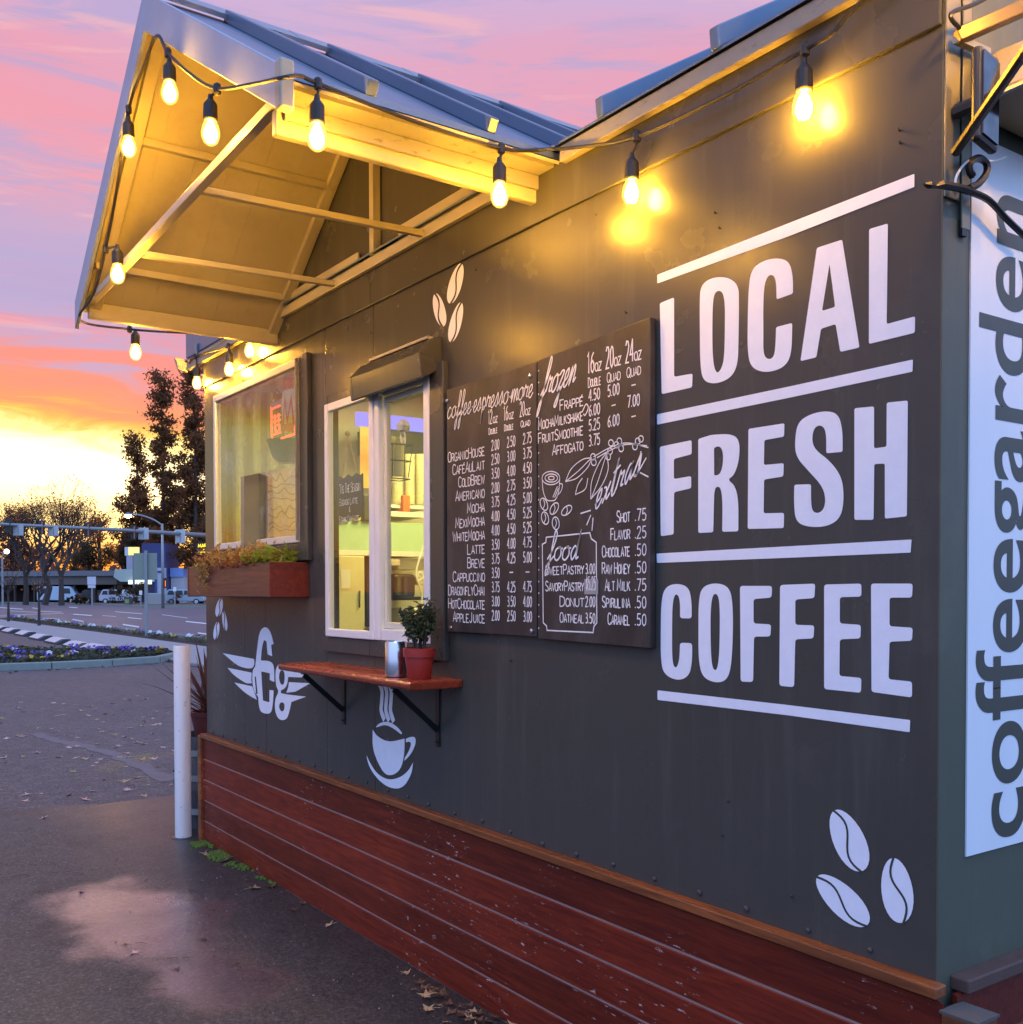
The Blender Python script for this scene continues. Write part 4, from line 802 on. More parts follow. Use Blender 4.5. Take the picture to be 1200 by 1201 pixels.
for i in range(14):
    x = rnd.uniform(-4.6, -3.5); y = rnd.uniform(bf, -.03); mb.tube([(x, y, 1.67), (x+rnd.gauss(0, .03), y+rnd.gauss(0, .02)-.01, 1.73), (x+rnd.gauss(0, .09), y-.03+rnd.gauss(0, .03), 1.75+rnd.uniform(0, .07))], .0016, 4)
mb.build('dry_stem', M['leaf_y'], WB, fix=False)

# ================================================================== STRING LIGHTS
SLT = thing('string_lights', 'outdoor string of glowing amber bulbs on black cable draped along the porch and eaves', 'string lights', (-2.0, -.5, 2.9))
yw = -.048
hook = []
def socket_bulb(c, drop, k=1.):
    """c = centre of the glass; drop = point on the cable above it"""
    c = Vector(c); top = c+Vector((0, 0, .062))
    gb = MB().lathe([(.0016, -.040), (.012, -.0385), (.022, -.030), (.028, -.014), (.029, 0), (.025, .018), (.0175, .034), (.0155, .042)], c, 16).build('bulb', M['bulb_shell'], SLT, smooth=True)
    MB().lathe([(.0135, -.029), (.020, -.014), (.020, .0), (.012, .022), (.006, .03)], c, 10).build('filament', M['bulb_core'], gb, smooth=True)
    mb = MB(); mb.lathe([(.0185, .0), (.022, .004), (.021, .05), (.016, .058), (.009, .066), (.007, .08)], c+Vector((0, 0, .034)), 14); mb.build('socket', M['rubber'], gb, smooth=False)
    d = Vector(drop); mb = MB(); s_ = c+Vector((0, 0, .108))
    if (d-s_).length > .01: mb.tube([s_, s_.lerp(d, .5)+Vector((.002, .002, 0)), d], .0042, 6)
    mb.lathe([(.004, -.02), (.012, -.014), (.012, .010), (.007, .016)], d, 8); mb.build('drop_cable', M['rubber'], gb)
def shellm(t):
    tr = t.n('ShaderNodeBsdfTransparent'); tr.inputs[0].default_value = (1, .86, .55, 1)
    em = t.n('ShaderNodeEmission'); em.inputs[0].default_value = (1, .62, .14, 1); em.inputs[1].default_value = 2.6
    mx = t.n('ShaderNodeMixShader'); mx.inputs[0].default_value = .45; t.nt.links.new(tr.outputs[0], mx.inputs[1]); t.nt.links.new(em.outputs[0], mx.inputs[2]); return mx.outputs[0]
M['bulb_shell'] = mat('amber bulb glass', shellm); M['bulb_core'] = emit('glowing filament', (1, .54, .066), 1250)
wallb = [((943, 124), (944, 58)), ((741, 225), (747, 160))]
beamb = [((586, 228), (588, 174)), ((372, 160), (373, 98))]
frontb = [((247, 155), (255, 104)), ((199, 108), (197, 62)), ((151, 172), (151, 128)), ((138, 321), (124, 292))]
pts = [np.array((.30, -.10, 3.05)), aty(1010, 2, yw)]
def mid(a, b, sag): m_ = (np.array(a)+np.array(b))/2; m_[2] -= sag; return m_
drops = []
for (b, d) in wallb: drops.append((aty(*b, yw), aty(*d, yw)))
for (b, d) in beamb: drops.append((atx(*b, -1.345), atx(*d, -1.345)))
for (b, d) in frontb: drops.append((aty(*b, YF-.05), aty(*d, YF-.05)))
path = [pts[0], pts[1], aty(975, 40, yw), drops[0][1], aty(850, 112, yw), drops[1][1], aty(690, 171, -.06), aty(640, 175, -.08), drops[2][1], atx(480, 140, -1.345), drops[3][1], atx(352, 89, -1.325), aty(332, 91, YF-.05), aty(300, 98, YF-.05), drops[4][1], aty(225, 88, YF-.05), drops[5][1], aty(184, 42, YF-.05), aty(168, 80, YF-.05), drops[6][1], aty(139, 210, YF-.05), drops[7][1], aty(110, 345, YF-.05)]
L0 = (-3.90, -.95, 2.845)
path += [np.array(L0)]
dl = [(atx(159, 413, -3.92), atx(152, 386, -3.92)), (aty(293, 411, yw), aty(291, 392, yw)), (aty(269, 433, yw), aty(268, 406, yw)), (aty(231, 449, yw), aty(229, 418, yw))]
path += [dl[0][1], mid(dl[0][1], (-3.9, -.17, 2.90), .01), np.array((-3.9, -.16, 2.90)), dl[1][1], dl[2][1], dl[3][1], aty(222, 426, yw)]
mb = MB(); mb.tube(catmull([tuple(p) for p in path], 5), .0058, 7); mb.build('cable', M['rubber'], SLT)
for c, d in drops+dl: socket_bulb(c, d)
socket_bulb((.30, -.16, 2.90), (.30, -.14, 3.045)); 
# the string goes on round the corner, over the side wall
mb = MB(); mb.tube(catmull([(.30, -.14, 3.05), (.42, .20, 3.0), (.45, .55, 3.02)], 6), .0058, 7); mb.build('cable', M['rubber'], SLT)
socket_bulb((.42, .22, 2.87), (.42, .22, 3.0))

# ================================================================== corner ironwork and lamp on the side wall
SBK = thing('scroll_bracket', 'black wrought iron scroll bracket on the corner by the name board', 'bracket', (.03, .08, 2.3))
X = .035
q = lambda x, y: tuple(atx(x, y, X))
mb = MB(); mb.tube([q(1084, 216), q(1090, 217), q(1097, 218.5), q(1104, 216.5), q(1124, 220), q(1137, 224)], [.003, .008, .005, .009, .009, .009], 6)
mb.tube(catmull([q(1137, 224), q(1160, 235), q(1180, 256), q(1202, 277)], 6), .0075, 6); mb.build('bracket_arm', M['black_metal'], SBK)
mb = MB(); mb.tube(catmull([q(1137, 221), q(1148, 215), q(1157, 203), q(1157, 192), q(1150, 186), q(1142, 187), q(1137, 193), q(1138, 202), q(1141, 206)], 5), .0085, 6); mb.build('bracket_scroll', M['black_metal'], SBK)
mb = MB(); mb.tube(catmull([q(1120, 222), q(1122, 207), q(1131, 193), q(1142, 187), q(1165, 189), q(1180, 184)], 6), .0028, 5); mb.build('cable_tie', M['vinyl'], SBK)
mb = MB(); mb.box(.0015, .010, .060, .080, 2.345, 2.38); mb.build('bracket_plate', M['black_metal'], SBK)
AW = thing('awning_frame', 'dark steel awning arms with a diagonal brace on the side wall', 'awning frame', (.03, .1, 2.6))
mb = MB(); mb.tube([q(1121, 178), tuple(Vector(q(1121, 178)).lerp(Vector(atx(1200, 64, .30)), .5)), tuple(atx(1200, 64, .30)), tuple(atx(1240, 5, .45))], .011, 8); mb.build('diagonal_brace', M['black_metal'], AW)
mb = MB(); mb.beam(tuple(atx(1122, 44, .03)), tuple(atx(1215, 3, .14)), .03, .03); mb.build('awning_arm', plain('bronze painted arm', (.16, .11, .05), .35, .5), AW, bevel=.003)
mb = MB(); mb.beam(tuple(atx(1122, 46, .03)), tuple(atx(1158, 62, .03)), .018, .014); mb.build('awning_rail', M['galv'], AW)
mb = MB(); mb.tube(catmull([tuple(atx(1126, 33, .05)), tuple(atx(1116, 22, .05)), tuple(atx(1118, 14, .05)), tuple(atx(1140, 6, .06)), tuple(atx(1165, -6, .07))], 5), .005, 6); mb.build('hook_rod', M['black_metal'], AW)
mb = MB(); mb.tube([tuple(Vector(q(1121, 178)).lerp(Vector(atx(1200, 64, .30)), .62)), tuple(atx(1205, 95, .2))], .007, 6); mb.build('cross_rod', M['black_metal'], AW)
FLD = thing('flood_light', 'black floodlight with a mirrored glass face under a beige cover on the side wall', 'flood light', (.06, .18, 2.68))
a = Vector(atx(1155, 112, .09))
mb = MB(); mb.prism([(.075, a.y-.030, a.z-.10), (.075, a.y+.045, a.z-.115), (.075, a.y+.05, a.z+.09), (.075, a.y-.030, a.z+.10)], (.022, .0, 0)); mb.build('lamp_housing', M['dark'], FLD, bevel=.008)
mb = MB(); mb.prism([(.0982, a.y-.022, a.z-.088), (.0982, a.y+.036, a.z-.10), (.0982, a.y+.040, a.z+.075), (.0982, a.y-.022, a.z+.088)], (.003, 0, 0)); mb.build('lamp_glass', plain('mirrored lamp glass', (.10, .10, .105), .12, 1., .6, 22), FLD)
mb = MB(); mb.tube([(.011, a.y+.02, a.z), (.08, a.y+.02, a.z)], .016, 8); mb.build('lamp_arm', M['dark'], FLD)
SHD = thing('shade_cover', 'beige folded plastic cover above the floodlight on the side wall', 'cover', (.06, .3, 2.8))
mb = MB(); b0 = Vector(atx(1160, 82, .06)); mb.prism([(.012, b0.y, b0.z-.055), (.15, b0.y, b0.z-.055), (.13, b0.y+.03, b0.z+.05), (.012, b0.y+.04, b0.z+.06)], (0, .45, .0)); mb.build('cover_shell', plain('beige cover plastic', (.42, .36, .26), .5), SHD, bevel=.008)
mb = MB(); mb.box(.012, .165, b0.y-.02, b0.y+.45, b0.z-.075, b0.z-.057); mb.build('cover_rim', plain('tan cover rim', (.34, .22, .09), .5), SHD, bevel=.004)

# ================================================================== INSIDE THE KIOSK
CL = thing('ceiling_light', 'long glowing fluorescent ceiling light inside the kiosk', 'ceiling light', (-3.2, 1.2, 2.88))
B(-4.2, -2.2, 1.0, 1.25, 2.865, 2.899).build('light_housing', M['vinyl'], CL); B(-4.18, -2.22, 1.02, 1.23, 2.858, 2.864).build('light_diffuser', emit('warm tube light', (1, .86, .30), 58), CL)
XE = -4.45
def I(x, y, X=XE): p = atx(x, y, X); return (p[1], p[2])
def ib(x0, x1, y0, y1, X=XE, d=.05):    # box whose face fills a pixel rectangle on the plane x = X
    a0 = I(x0, (y0+y1)/2, X)[0]; a1 = I(x1, (y0+y1)/2, X)[0]; z1 = I((x0+x1)/2, y0, X)[1]; z0 = I((x0+x1)/2, y1, X)[1]; return MB().box(X-d, X, a0, a1, z0, z1)
FR = thing('pastry_case', 'pale green lit pastry case behind the order window', 'display case', (XE-.2, 1.0, 1.8))
ib(394, 500, 612, 648, XE, .35).build('case_glass', plain('lit pale green case glass', (.42, .60, .42), .15), FR, bevel=.004)
ib(392, 500, 646, 652, XE+.02, .37).build('case_base', M['vinyl'], FR); ib(440, 500, 600, 606, XE+.02, .37).build('case_top', M['vinyl'], FR)
CB = thing('cream_cabinet', 'tall cream cabinet standing inside the order window', 'cabinet', (XE+.3, .8, .66))
cx_ = XE+.25; p0 = I(396, 700, cx_); p1 = I(428, 700, cx_); MB().box(cx_-.3, cx_, p0[0], p1[0], .66, I(412, 652, cx_)[1]).build('cabinet_body', plain('cream cabinet', (.66, .60, .36), .5, var=.04), CB, bevel=.006)
mb = MB(); mb.tube([(cx_+.012, p1[0]-.04, 1.55), (cx_+.012, p1[0]-.04, 1.45)], .006, 6); mb.build('cabinet_handle', M['steel'], CB)
def posterm(t):
    o_ = t.obj(); em = t.n('ShaderNodeEmission'); em.inputs[1].default_value = 1.3
    t.put(em.inputs[0], t.ramp(t.m('ADD', t.m('MULTIPLY', t.m('ADD', t.sep(o_)[2], .25), 1.6), t.m('MULTIPLY', t.noise(o_, 7, 4), .5)), [(.1, (.25, .2, .9)), (.35, (1, .8, .75)), (.5, (1, .55, .05)), (.8, (1, .35, .02)), (1, (1, .6, .1))])); return em.outputs[0]
o = ib(424, 438, 494, 572, XE-.1, .02).build('lit_poster', mat('glowing orange drink poster', posterm), None, origin=(XE-.1, .85, 2.3)); tag(o, 'glowing orange backlit drink poster behind the order window', 'poster')
o = ib(420, 500, 487, 503, XE-.08, .04).build('lit_shelf_edge', emit('violet blue led strip', (.34, .32, 1.), 1.25), None, origin=(XE-.08, 1., 2.62)); tag(o, 'violet blue lit strip above the shelves inside the kiosk', 'light strip')
SHV = thing('shelf_unit', 'dark shelf unit on the end wall inside the kiosk', 'shelf', (XE-.2, 1.2, 1.3))
ib(440, 500, 504, 532, XE-.1, .25).build('shelf_back', M['dark'], SHV)
for y in (592, 700): ib(440, 505, y, y+4, XE-.02, .3).build('shelf_board', M['vinyl'] if y < 650 else M['dark'], SHV)
ib(446, 500, 655, 668, XE, .3).build('shelf_drawer', plain('grey machine panel', (.25, .24, .2), .4), SHV)
for k, (xa, xb) in enumerate(((458, 472), (474, 486), (487, 499))):
    a0, zt = I((xa+xb)/2, 533, XE-.05); zb_ = I((xa+xb)/2, 592, XE-.05)[1]; r_ = (I(xb, 560, XE-.05)[0]-I(xa, 560, XE-.05)[0])/2
    pf = []; n = 11
    for i in range(n): z = i*(zt-zb_)/n; pf += [(r_*.84, z), (r_*.97, z+(zt-zb_)/n*.8), (r_*.97, z+(zt-zb_)/n*.97)]
    o = MB().lathe(pf, (XE-.05, a0, zb_), 18).build('cup_stack', plain('cream paper cups', (.72, .66, .40), .5), None, origin=(XE-.05, a0, zb_)); tag(o, ('tall stack of cream paper cups nearest the glass divider', 'middle stack of cream paper cups on the kiosk shelf', 'stack of cream paper cups at the right edge of the order window')[k], 'cup stack', 'paper cup stacks on the kiosk shelf')
o = ib(473, 481, 581, 600, XE+.02, .08).build('snack_box', plain('orange snack box', (.85, .16, .02), .5), None, origin=(XE, 1.1, 2.1), bevel=.003); tag(o, 'small bright orange box on the kiosk shelf', 'box')
CM = thing('coffee_grinder', 'black coffee machine behind the sliding pane of the order window', 'coffee machine', (XE, 1.1, 1.5))
ib(463, 488, 673, 701, XE+.03, .2).build('machine_body', M['dark'], CM, bevel=.02); ib(466, 470, 676, 698, XE+.036, .01).build('machine_panel', plain('smoky panel', (.08, .09, .08), .2), CM); ib(474, 478, 676, 698, XE+.036, .01).build('machine_panel', plain('dim panel', (.05, .05, .05), .3), CM)
o = ib(480, 500, 713, 740, XE+.1, .25).build('white_tray', plain('pale tray', (.6, .62, .5), .4), None, origin=(XE+.1, 1.2, 1.3), bevel=.01); tag(o, 'pale tray at the bottom of the sliding pane', 'tray')
o = ib(430, 441, 648, 735, XE-.05, .2).build('dark_rack', M['dark'], None, origin=(XE, .9, 1.3), bevel=.004); tag(o, 'dark narrow rack beside the cream cabinet inside', 'rack')
HC = thing('hanging_cord', 'looped white cord with a ring hanging at the right of the order window', 'cord', (XE+.2, 1.2, 1.6))
cq = lambda x, y: tuple(atx(x, y, XE+.25))
mb = MB(); mb.tube(catmull([cq(497, 640), cq(490, 662), cq(488, 675), cq(492, 681), cq(496, 676), cq(492, 671), cq(489, 678), cq(493, 690), cq(495, 705), cq(489, 720), cq(480, 724), cq(468, 722)], 5), .007, 6); mb.build('cord', M['vinyl'], HC)
for k, (xa_, xb_, ya, yb, col, lab) in enumerate(((446, 452, 566, 590, (.04, .035, .03), 'black square tin left of the cream cups'), (453, 457, 573, 590, (.05, .05, .045), 'short dark canister beside the black tin'), (400, 412, 600, 611, (.55, .55, .30), 'pale jar on top of the pastry case'), (416, 424, 596, 611, (.62, .48, .10), 'amber jar on top of the pastry case'), (427, 438, 580, 611, (.06, .05, .045), 'black box behind the chalk sign on the pastry case'), (446, 458, 636, 646, (.55, .33, .03), 'mustard coloured packet in front of the pastry case'), (452, 470, 656, 664, (.5, .42, .34), 'flat pale carton on the drawer front'), (490, 499, 676, 686, (.5, .47, .36), 'cream switch box beside the coffee machine'))):
    o = ib(xa_, xb_, ya, yb, XE+.03, .09).build('kitchen_item', plain('kitchen item '+str(k), col, .4, 0, .2, 14), None, origin=(XE, 1., 1.8), bevel=.008); tag(o, lab, 'container')
PN = thing('pinned_paper', 'white paper sheet with lines taped inside the cream cabinet side', 'paper', (XE+.26, .8, 1.7)); p0 = atx(400, 668, cx_+.004); p1 = atx(411, 690, cx_+.004)
MB().box(cx_+.003, cx_+.005, p0[1], p1[1], p1[2], p0[2]).build('sheet', M['vinyl'], PN)
HG = thing('suction_hook', 'clear suction hook with a ring on the sliding pane', 'hook', tuple(aty(473, 498, .02)))
mb = MB(); h0 = aty(473, 500, .018); mb.lathe([(.024, -.02), (.03, 0), (.02, .018), (.006, .028)], tuple(h0), 10); mb.build('suction_cup', plain('clear plastic', (.6, .6, .5), .2), HG); mb = MB(); mb.tube([(h0[0]+.02*math.cos(a), .016, h0[2]-.045+.022*math.sin(a)) for a in [i*.524 for i in range(13)]], .0035, 5); mb.build('hook_ring', M['vinyl'], HG)
BK = thing('wire_basket', 'black wire basket of paper sleeves hanging in the sliding pane', 'basket', (-2.62, .2, 2.1))
xb_ = -2.72
def wb(x, y): p = atx(x, y, xb_); return (p[0], p[1], p[2])
mb = MB()
for yy in (520, 539, 560):
    k = (yy-520)/40*4
    mb.tube([wb(454, yy), wb(484-k*.7, yy+2), tuple(Vector(wb(484-k*.7, yy+2))+Vector((-.10, 0, 0))), tuple(Vector(wb(454, yy))+Vector((-.10, 0, 0))), wb(454, yy)], .0028, 5)
for xx in (454, 461, 475, 484): mb.tube([wb(xx, 520), wb(xx-1 if xx < 480 else xx-5, 560)], .0026, 5)
mb.build('basket_wire', M['black_metal'], BK)
for i, (xx, yy, hh) in enumerate(((461, 512, 44), (472, 511, 46), (456, 508, 48))):
    a = wb(xx, yy+hh); 
    MB().lathe([(.030, 0), (.042, .17), (.040, .17), (.028, .004)], (a[0]-.05, a[1], a[2]), 14).build('paper_cup', plain('cream paper', (.74, .68, .42), .5), BK)
CS = thing('chalk_sign', 'small scalloped chalk sign on a string behind the fixed pane', 'chalk sign', (-2.9, .02, 2.0))
yc = -.008
s0, s1 = aty(396, 585, yc)[0], aty(425, 585, yc)[0]; zt, zb_ = aty(410, 558, yc)[2], aty(410, 609, yc)[2]
ptsS = []
for i in range(13): u = i/12; ptsS.append((s0+(s1-s0)*u, zt+.008*math.sin(u*math.pi*6)))
for i in range(13): u = 1-i/12; ptsS.append((s0+(s1-s0)*u, zb_-.008*math.sin(u*math.pi*6)))
mb = MB(); mb.prism([(a, yc, b) for a, b in ptsS], (0, .006, 0)); mb.build('sign_panel', plain('dark slate sign', (.035, .028, .035), .7), CS)
mb = MB(); f_ = lambda x, z, e=0: (x, yc-.0008-e, z); wS = s1-s0
write(mb, "'Tis The Season", s0+.02, zt-.075, .042, f_, .003, width=wS-.04); write(mb, 'Eggnog Latte', s0+.025, zt-.13, .03, f_, .0025, width=wS-.07); write(mb, '&', 0, zt-.165, .025, f_, .002, width=.015, center=(s0+s1)/2); write(mb, 'Eggnog Chai Latte', s0+.02, zt-.21, .03, f_, .0025, width=wS-.05); mb.build('sign_lettering', M['chalk_white'], CS, fix=False)
hk = aty(408, 508, yc); mb = MB(); mb.tube([(s0+.05, yc, zt), tuple(hk), (s1-.04, yc, zt)], .002, 5); mb.lathe([(.012, -.01), (.014, 0), (.004, .012)], tuple(hk), 8); mb.build('hanging_cord', plain('jute cord', (.42, .30, .14), .8), CS)
# behind the picture window
NS = thing('neon_sign', 'red outlined neon sign hanging in the picture window', 'neon sign', (-3.7, .05, 2.45))
yn = .03
nq = lambda x, y: tuple(aty(200+x/6, 380+y/6, yn))
mb = MB(); mb.tube([nq(708, 585), nq(716, 826), nq(880, 772), nq(872, 700)], .005, 6); mb.tube([nq(708, 600), nq(770, 575)], .005, 6)
for pts_ in ([(720, 660), (770, 640)], [(724, 690), (772, 672)], [(735, 640), (738, 700)], [(760, 630), (762, 690)], [(735, 715), (765, 705), (768, 745), (740, 758), (735, 715)], [(726, 780), (775, 762)]): mb.tube([nq(*q_) for q_ in pts_], .0045, 6)
mb.build('neon_tube', emit('red neon', (1, .06, .03), 5.), NS)
mb = MB(); a = nq(704, 556); b = nq(790, 520); mb.prism([a, b, nq(790, 560), nq(706, 596)], (0, .03, 0)); mb.build('sign_header', M['galv'], NS)
mb = MB(); mb.tube([a, nq(752, 455), b], .002, 5); mb.build('hanging_wire', M['black_metal'], NS)
DC = thing('window_decal', 'rainbow coloured decal with tall red legs on the picture window', 'decal', (-3.55, .012, 2.5))
yd = -.0125
dq = lambda x, y, d=0: (lambda p: (p[0], yd+d, p[2]))(aty(200+x/6, 380+y/6, yd))
for nm, col, pl in (('decal_field', (.30, .45, .62), [(790, 470), (870, 450), (890, 560), (880, 640), (785, 660), (778, 560)]), ('decal_band', (.50, .42, .10), [(785, 662), (880, 642), (880, 690), (790, 705)]), ('decal_base', (.55, .16, .03), [(792, 707), (880, 692), (865, 745), (830, 765), (800, 750)])):
    mb = MB(); mb.add([dq(*q_) for q_ in pl], [tuple(range(len(pl)))]); mb.build(nm, plain(nm.replace('_', ' '), col, .5), DC)
mb = MB(); ribbon(mb, [(aty(200+x/6, 380+y/6, yd)[0], aty(200+x/6, 380+y/6, yd)[2]) for x, y in ((792, 720), (806, 530), (822, 690), (850, 520), (868, 705))], .022, lambda x, z, e=0: (x, yd-.001, z)); write(mb, 'LIMES', aty(200+795/6, 380+450/6, yd)[0], aty(200+795/6, 380+450/6, yd)[2]-.01, .045, lambda x, z, e=0: (x, yd-.001-e, z), .010, width=.12); mb.build('decal_lettering', plain('dark red decal print', (.35, .03, .04), .5), DC, fix=False)
mb = MB()
for i in range(32):
    a_, b_ = .14+i*.016, .156+i*.016; mb.quad((-4.86+.02*math.sin(i*.95), a_, 1.7), (-4.86+.02*math.sin((i+1)*.95), b_, 1.7), (-4.86+.02*math.sin((i+1)*.95), b_, 2.8), (-4.86+.02*math.sin(i*.95), a_, 2.8))
tag(mb.build('curtain', plain('pale olive curtain', (.40, .38, .24), .9), None, origin=(-4.8, .3, 1.8), smooth=True), 'pale olive curtain behind the left side of the picture window', 'curtain')
MF = thing('scribbled_panel', 'pink panel with dark scribbled lines behind the picture window', 'notice board', (-4.2, .4, 1.85))  # pink panel crossed by dark wavy lines
xm = -4.0
def mq(x, y, d=0.): p = atx(x, y, xm); return (xm+d, p[1], p[2])
mb = MB(); mb.prism([mq(314, 552), mq(358, 545), mq(358, 650), mq(314, 650)], (-.04, 0, 0)); mb.build('board_panel', plain('grey pink panel face', (.55, .36, .32), .5, var=.4, scale=6), MF)
mb = MB()
for k in range(9):
    z = mq(330, 560+k*9)[2]; y0 = mq(314, 560)[1]; y1 = mq(357, 560)[1]
    ribbon(mb, catmull([(y0+(y1-y0)*i/9, z+rnd.gauss(0, .011)) for i in range(10)], 3), .0045, lambda a, b, e=0: (xm+.003+.0005*k, a, b))
mb.build('scribble', plain('dark scribble', (.20, .09, .09), .6), MF, fix=False)
mb = MB(); mb.prism([mq(288, 558, -.02), mq(313, 553, -.02), mq(313, 650, -.02), mq(288, 650, -.02)], (-.05, 0, 0)); mb.build('side_panel', plain('dim grey panel', (.20, .18, .15), .3), MF)
c = atx(338, 543, -3.9)
o = MB().lathe([(.05, 0), (.085, .03), (.11, .11), (.113, .12), (.106, .118), (.08, .03), (.02, .01)], tuple(c), 22).build('metal_bowl', plain('dark bowl steel', (.16, .16, .17), .3, 1., .2), None, origin=tuple(c)); smooth_by_angle(o); tag(o, 'shiny steel bowl on top of the scribbled panel by the picture window', 'bowl')

# ================================================================== FOREGROUND
bp = (-5.12, -.10, 0.)
BO = thing('bollard', 'tall scuffed white steel bollard standing beside the hut corner', 'bollard', bp)
MB().lathe([(.050, 0), (.050, 1.203), (.047, 1.209)], bp, 28).build('post', M['pole_white'], BO); smooth_by_angle(BO.children[0])
MB().lathe([(.0465, 1.207), (.040, 1.212), (.03, 1.20)], bp, 24).build('post_rim', M['concrete'], BO)
MB().lathe([(.075, -.01), (.072, .003), (.052, .006)], bp, 18).build('footing', M['pave'], BO)
mb = MB()
for q_ in ((-.02, .95), (.012, .68), (.006, .42), (.03, .2)): mb.lathe([(.006, 0), (.004, .004)], (0, 0, 0), 7); n_ = 14; mb.v[-n_:] = [(bp[0]+.036+a*.4+q_[0]*.3, bp[1]-.0355-c_*.4+q_[0]*.3, q_[1]+b) for a, b, c_ in mb.v[-n_:]]
mb.build('bolt_hole', M['dark'], BO)
tp = (-5.42, .19, 0.)
TUB = thing('barrel_planter', 'weathered grey barrel planter with bronze strap leaves beside the hut corner', 'planter', tp)
MB().lathe([(.20, 0), (.235, .14), (.25, .30), (.24, .46), (.215, .60), (.195, .60), (.19, .55)], tp, 22).build('barrel', wood('grey weathered staves', (.05, .05, .055), (.12, .12, .13), (14, 14, 1), .8), TUB)
mb = MB()
for z, r_ in ((.12, .236), (.34, .2535), (.50, .239)): mb.lathe([(r_, z-.02), (r_+.003, z-.02), (r_+.002, z+.02), (r_, z+.02)], tp, 22, False)
mb.build('barrel_hoop', M['galv'], TUB)
MB().lathe([(.10, .55), (.135, .72), (.145, .72), (.15, .75), (.13, .75), (.12, .70)], tp, 20).build('inner_pot', plain('dark red pot', (.09, .016, .014), .5), TUB)
def blade(mb, base, az, L, rise, w_, droop, n=7):
    d = Vector((math.cos(az), math.sin(az), 0)); s_ = Vector((-d.y, d.x, 0)); pts = []
    for i in range(n+1):
        u = i/n; p = Vector(base)+d*(L*u*math.cos(rise))+Vector((0, 0, L*u*math.sin(rise)-droop*L*u*u)); ww = w_*(1-.92*u**1.6)*(.55+.45*min(1, u*5)); pts.append((p-s_*ww/2, p+Vector((0, 0, -ww*.18)), p+s_*ww/2))
    vs = [q_ for t in pts for q_ in t]; mb.add(vs, [f for i in range(n) for f in ((3*i, 3*i+1, 3*i+4, 3*i+3), (3*i+1, 3*i+2, 3*i+5, 3*i+4))])
mb = MB()
for i in range(46): blade(mb, (tp[0]+rnd.gauss(0, .025), tp[1]+rnd.gauss(0, .025), .72), rnd.uniform(0, 6.28), rnd.uniform(.30, .62), rnd.uniform(.5, 1.35), .028, rnd.uniform(.0, .35))
for az, L, ri in ((R(200), .62, .55), (R(222), .55, .62), (R(190), .45, .75), (R(250), .5, .9)): blade(mb, (tp[0], tp[1], .74), az, L, ri, .03, .02)
mb.build('strap_leaves', M['cordy'], TUB, fix=False)
mb = MB(); ml = MB()
for dx, dy, h in ((.10, -.02, 1.22), (.13, .05, 1.12), (.05, .08, 1.02)):
    p = Vector((tp[0]+dx, tp[1]+dy, .72)); mb.tube([p, p+Vector((.02, 0, (h-.72)))], .005, 5)
    for i in range(70):
        z = rnd.uniform(.72, h); a = rnd.uniform(0, 6.28); c_ = Vector((p.x+.02*(z-.72)/(h-.72), p.y, z)); t_v = Vector((math.cos(a), math.sin(a), .8))*rnd.uniform(.025, .04); s_ = t_v.cross(Vector((0, 0, 1))).normalized()*.004; ml.add([c_-s_, c_+s_, c_+t_v], [(0, 1, 2)])
mb.build('herb_stem', M['bark'], TUB); ml.build('herb_foliage', M['leaf_dark'], TUB, fix=False)
# moss along the foot of the skirting
mb = MB()
for i in range(2300):
    x = -4.93+abs(rnd.gauss(0, .36)); y = -.028-abs(rnd.gauss(0, .036 if x < -4.3 else .02))
    if math.sin(x*19)+.6*math.sin(x*47+y*30) < -.1: continue
    r_ = rnd.uniform(.006, .018)
    a = rnd.uniform(0, 6.28); mb.lathe([(r_, 0), (r_*.8, r_*.5), (r_*.15, r_*.8)], (x, y, 0), 5)
tag(mb.build('moss', M['moss'], fix=False), 'bright green moss strip at the foot of the skirting', None, None, 'stuff')
# fallen leaves: each its own object
LM = [plain('fallen leaf '+n_, c_, .6, 0, .3, 20) for n_, c_ in (('tan', (.40, .24, .12)), ('pinkish', (.55, .32, .24)), ('brown', (.12, .055, .03)), ('ochre', (.42, .28, .10)))]
def leafmesh(k):
    r_ = random.Random(k); mb = MB(); N = 15; top = []
    for i in range(N):
        a = 2*math.pi*i/N; rr = (.9 if i % 3 == 0 else .42)*(1 if i else .3)*r_.uniform(.8, 1.15); top.append((rr*math.cos(a), rr*.85*math.sin(a), .22*rr*rr*r_.uniform(.4, 1.6)+.02))
    vs = [(0, 0, .015)]+top; mb.add(vs, [(0, 1+i, 1+(i+1) % N) for i in range(N)]); mb.tube([(-.2, 0, .03), (-.7, .05, .08), (-1.2, .1, .03)], .03, 4); return mb
protos = []
for k in range(8):
    o = leafmesh(k).build('fallen_leaf', LM[k % 4], None, origin=(0, 0, 0), fix=False); protos.append(o)
used_p = set()
def drop_leaf(x, y, s_, k, label, group, z=.002):
    if k in used_p: o = protos[k].copy(); C.objects.link(o)
    else: o = protos[k]; used_p.add(k)
    o.location = (x, y, z); o.scale = (s_,)*3; o.rotation_euler = (rnd.gauss(0, .12), rnd.gauss(0, .12), rnd.uniform(0, 6.28)); tag(o, label, 'leaf', group)
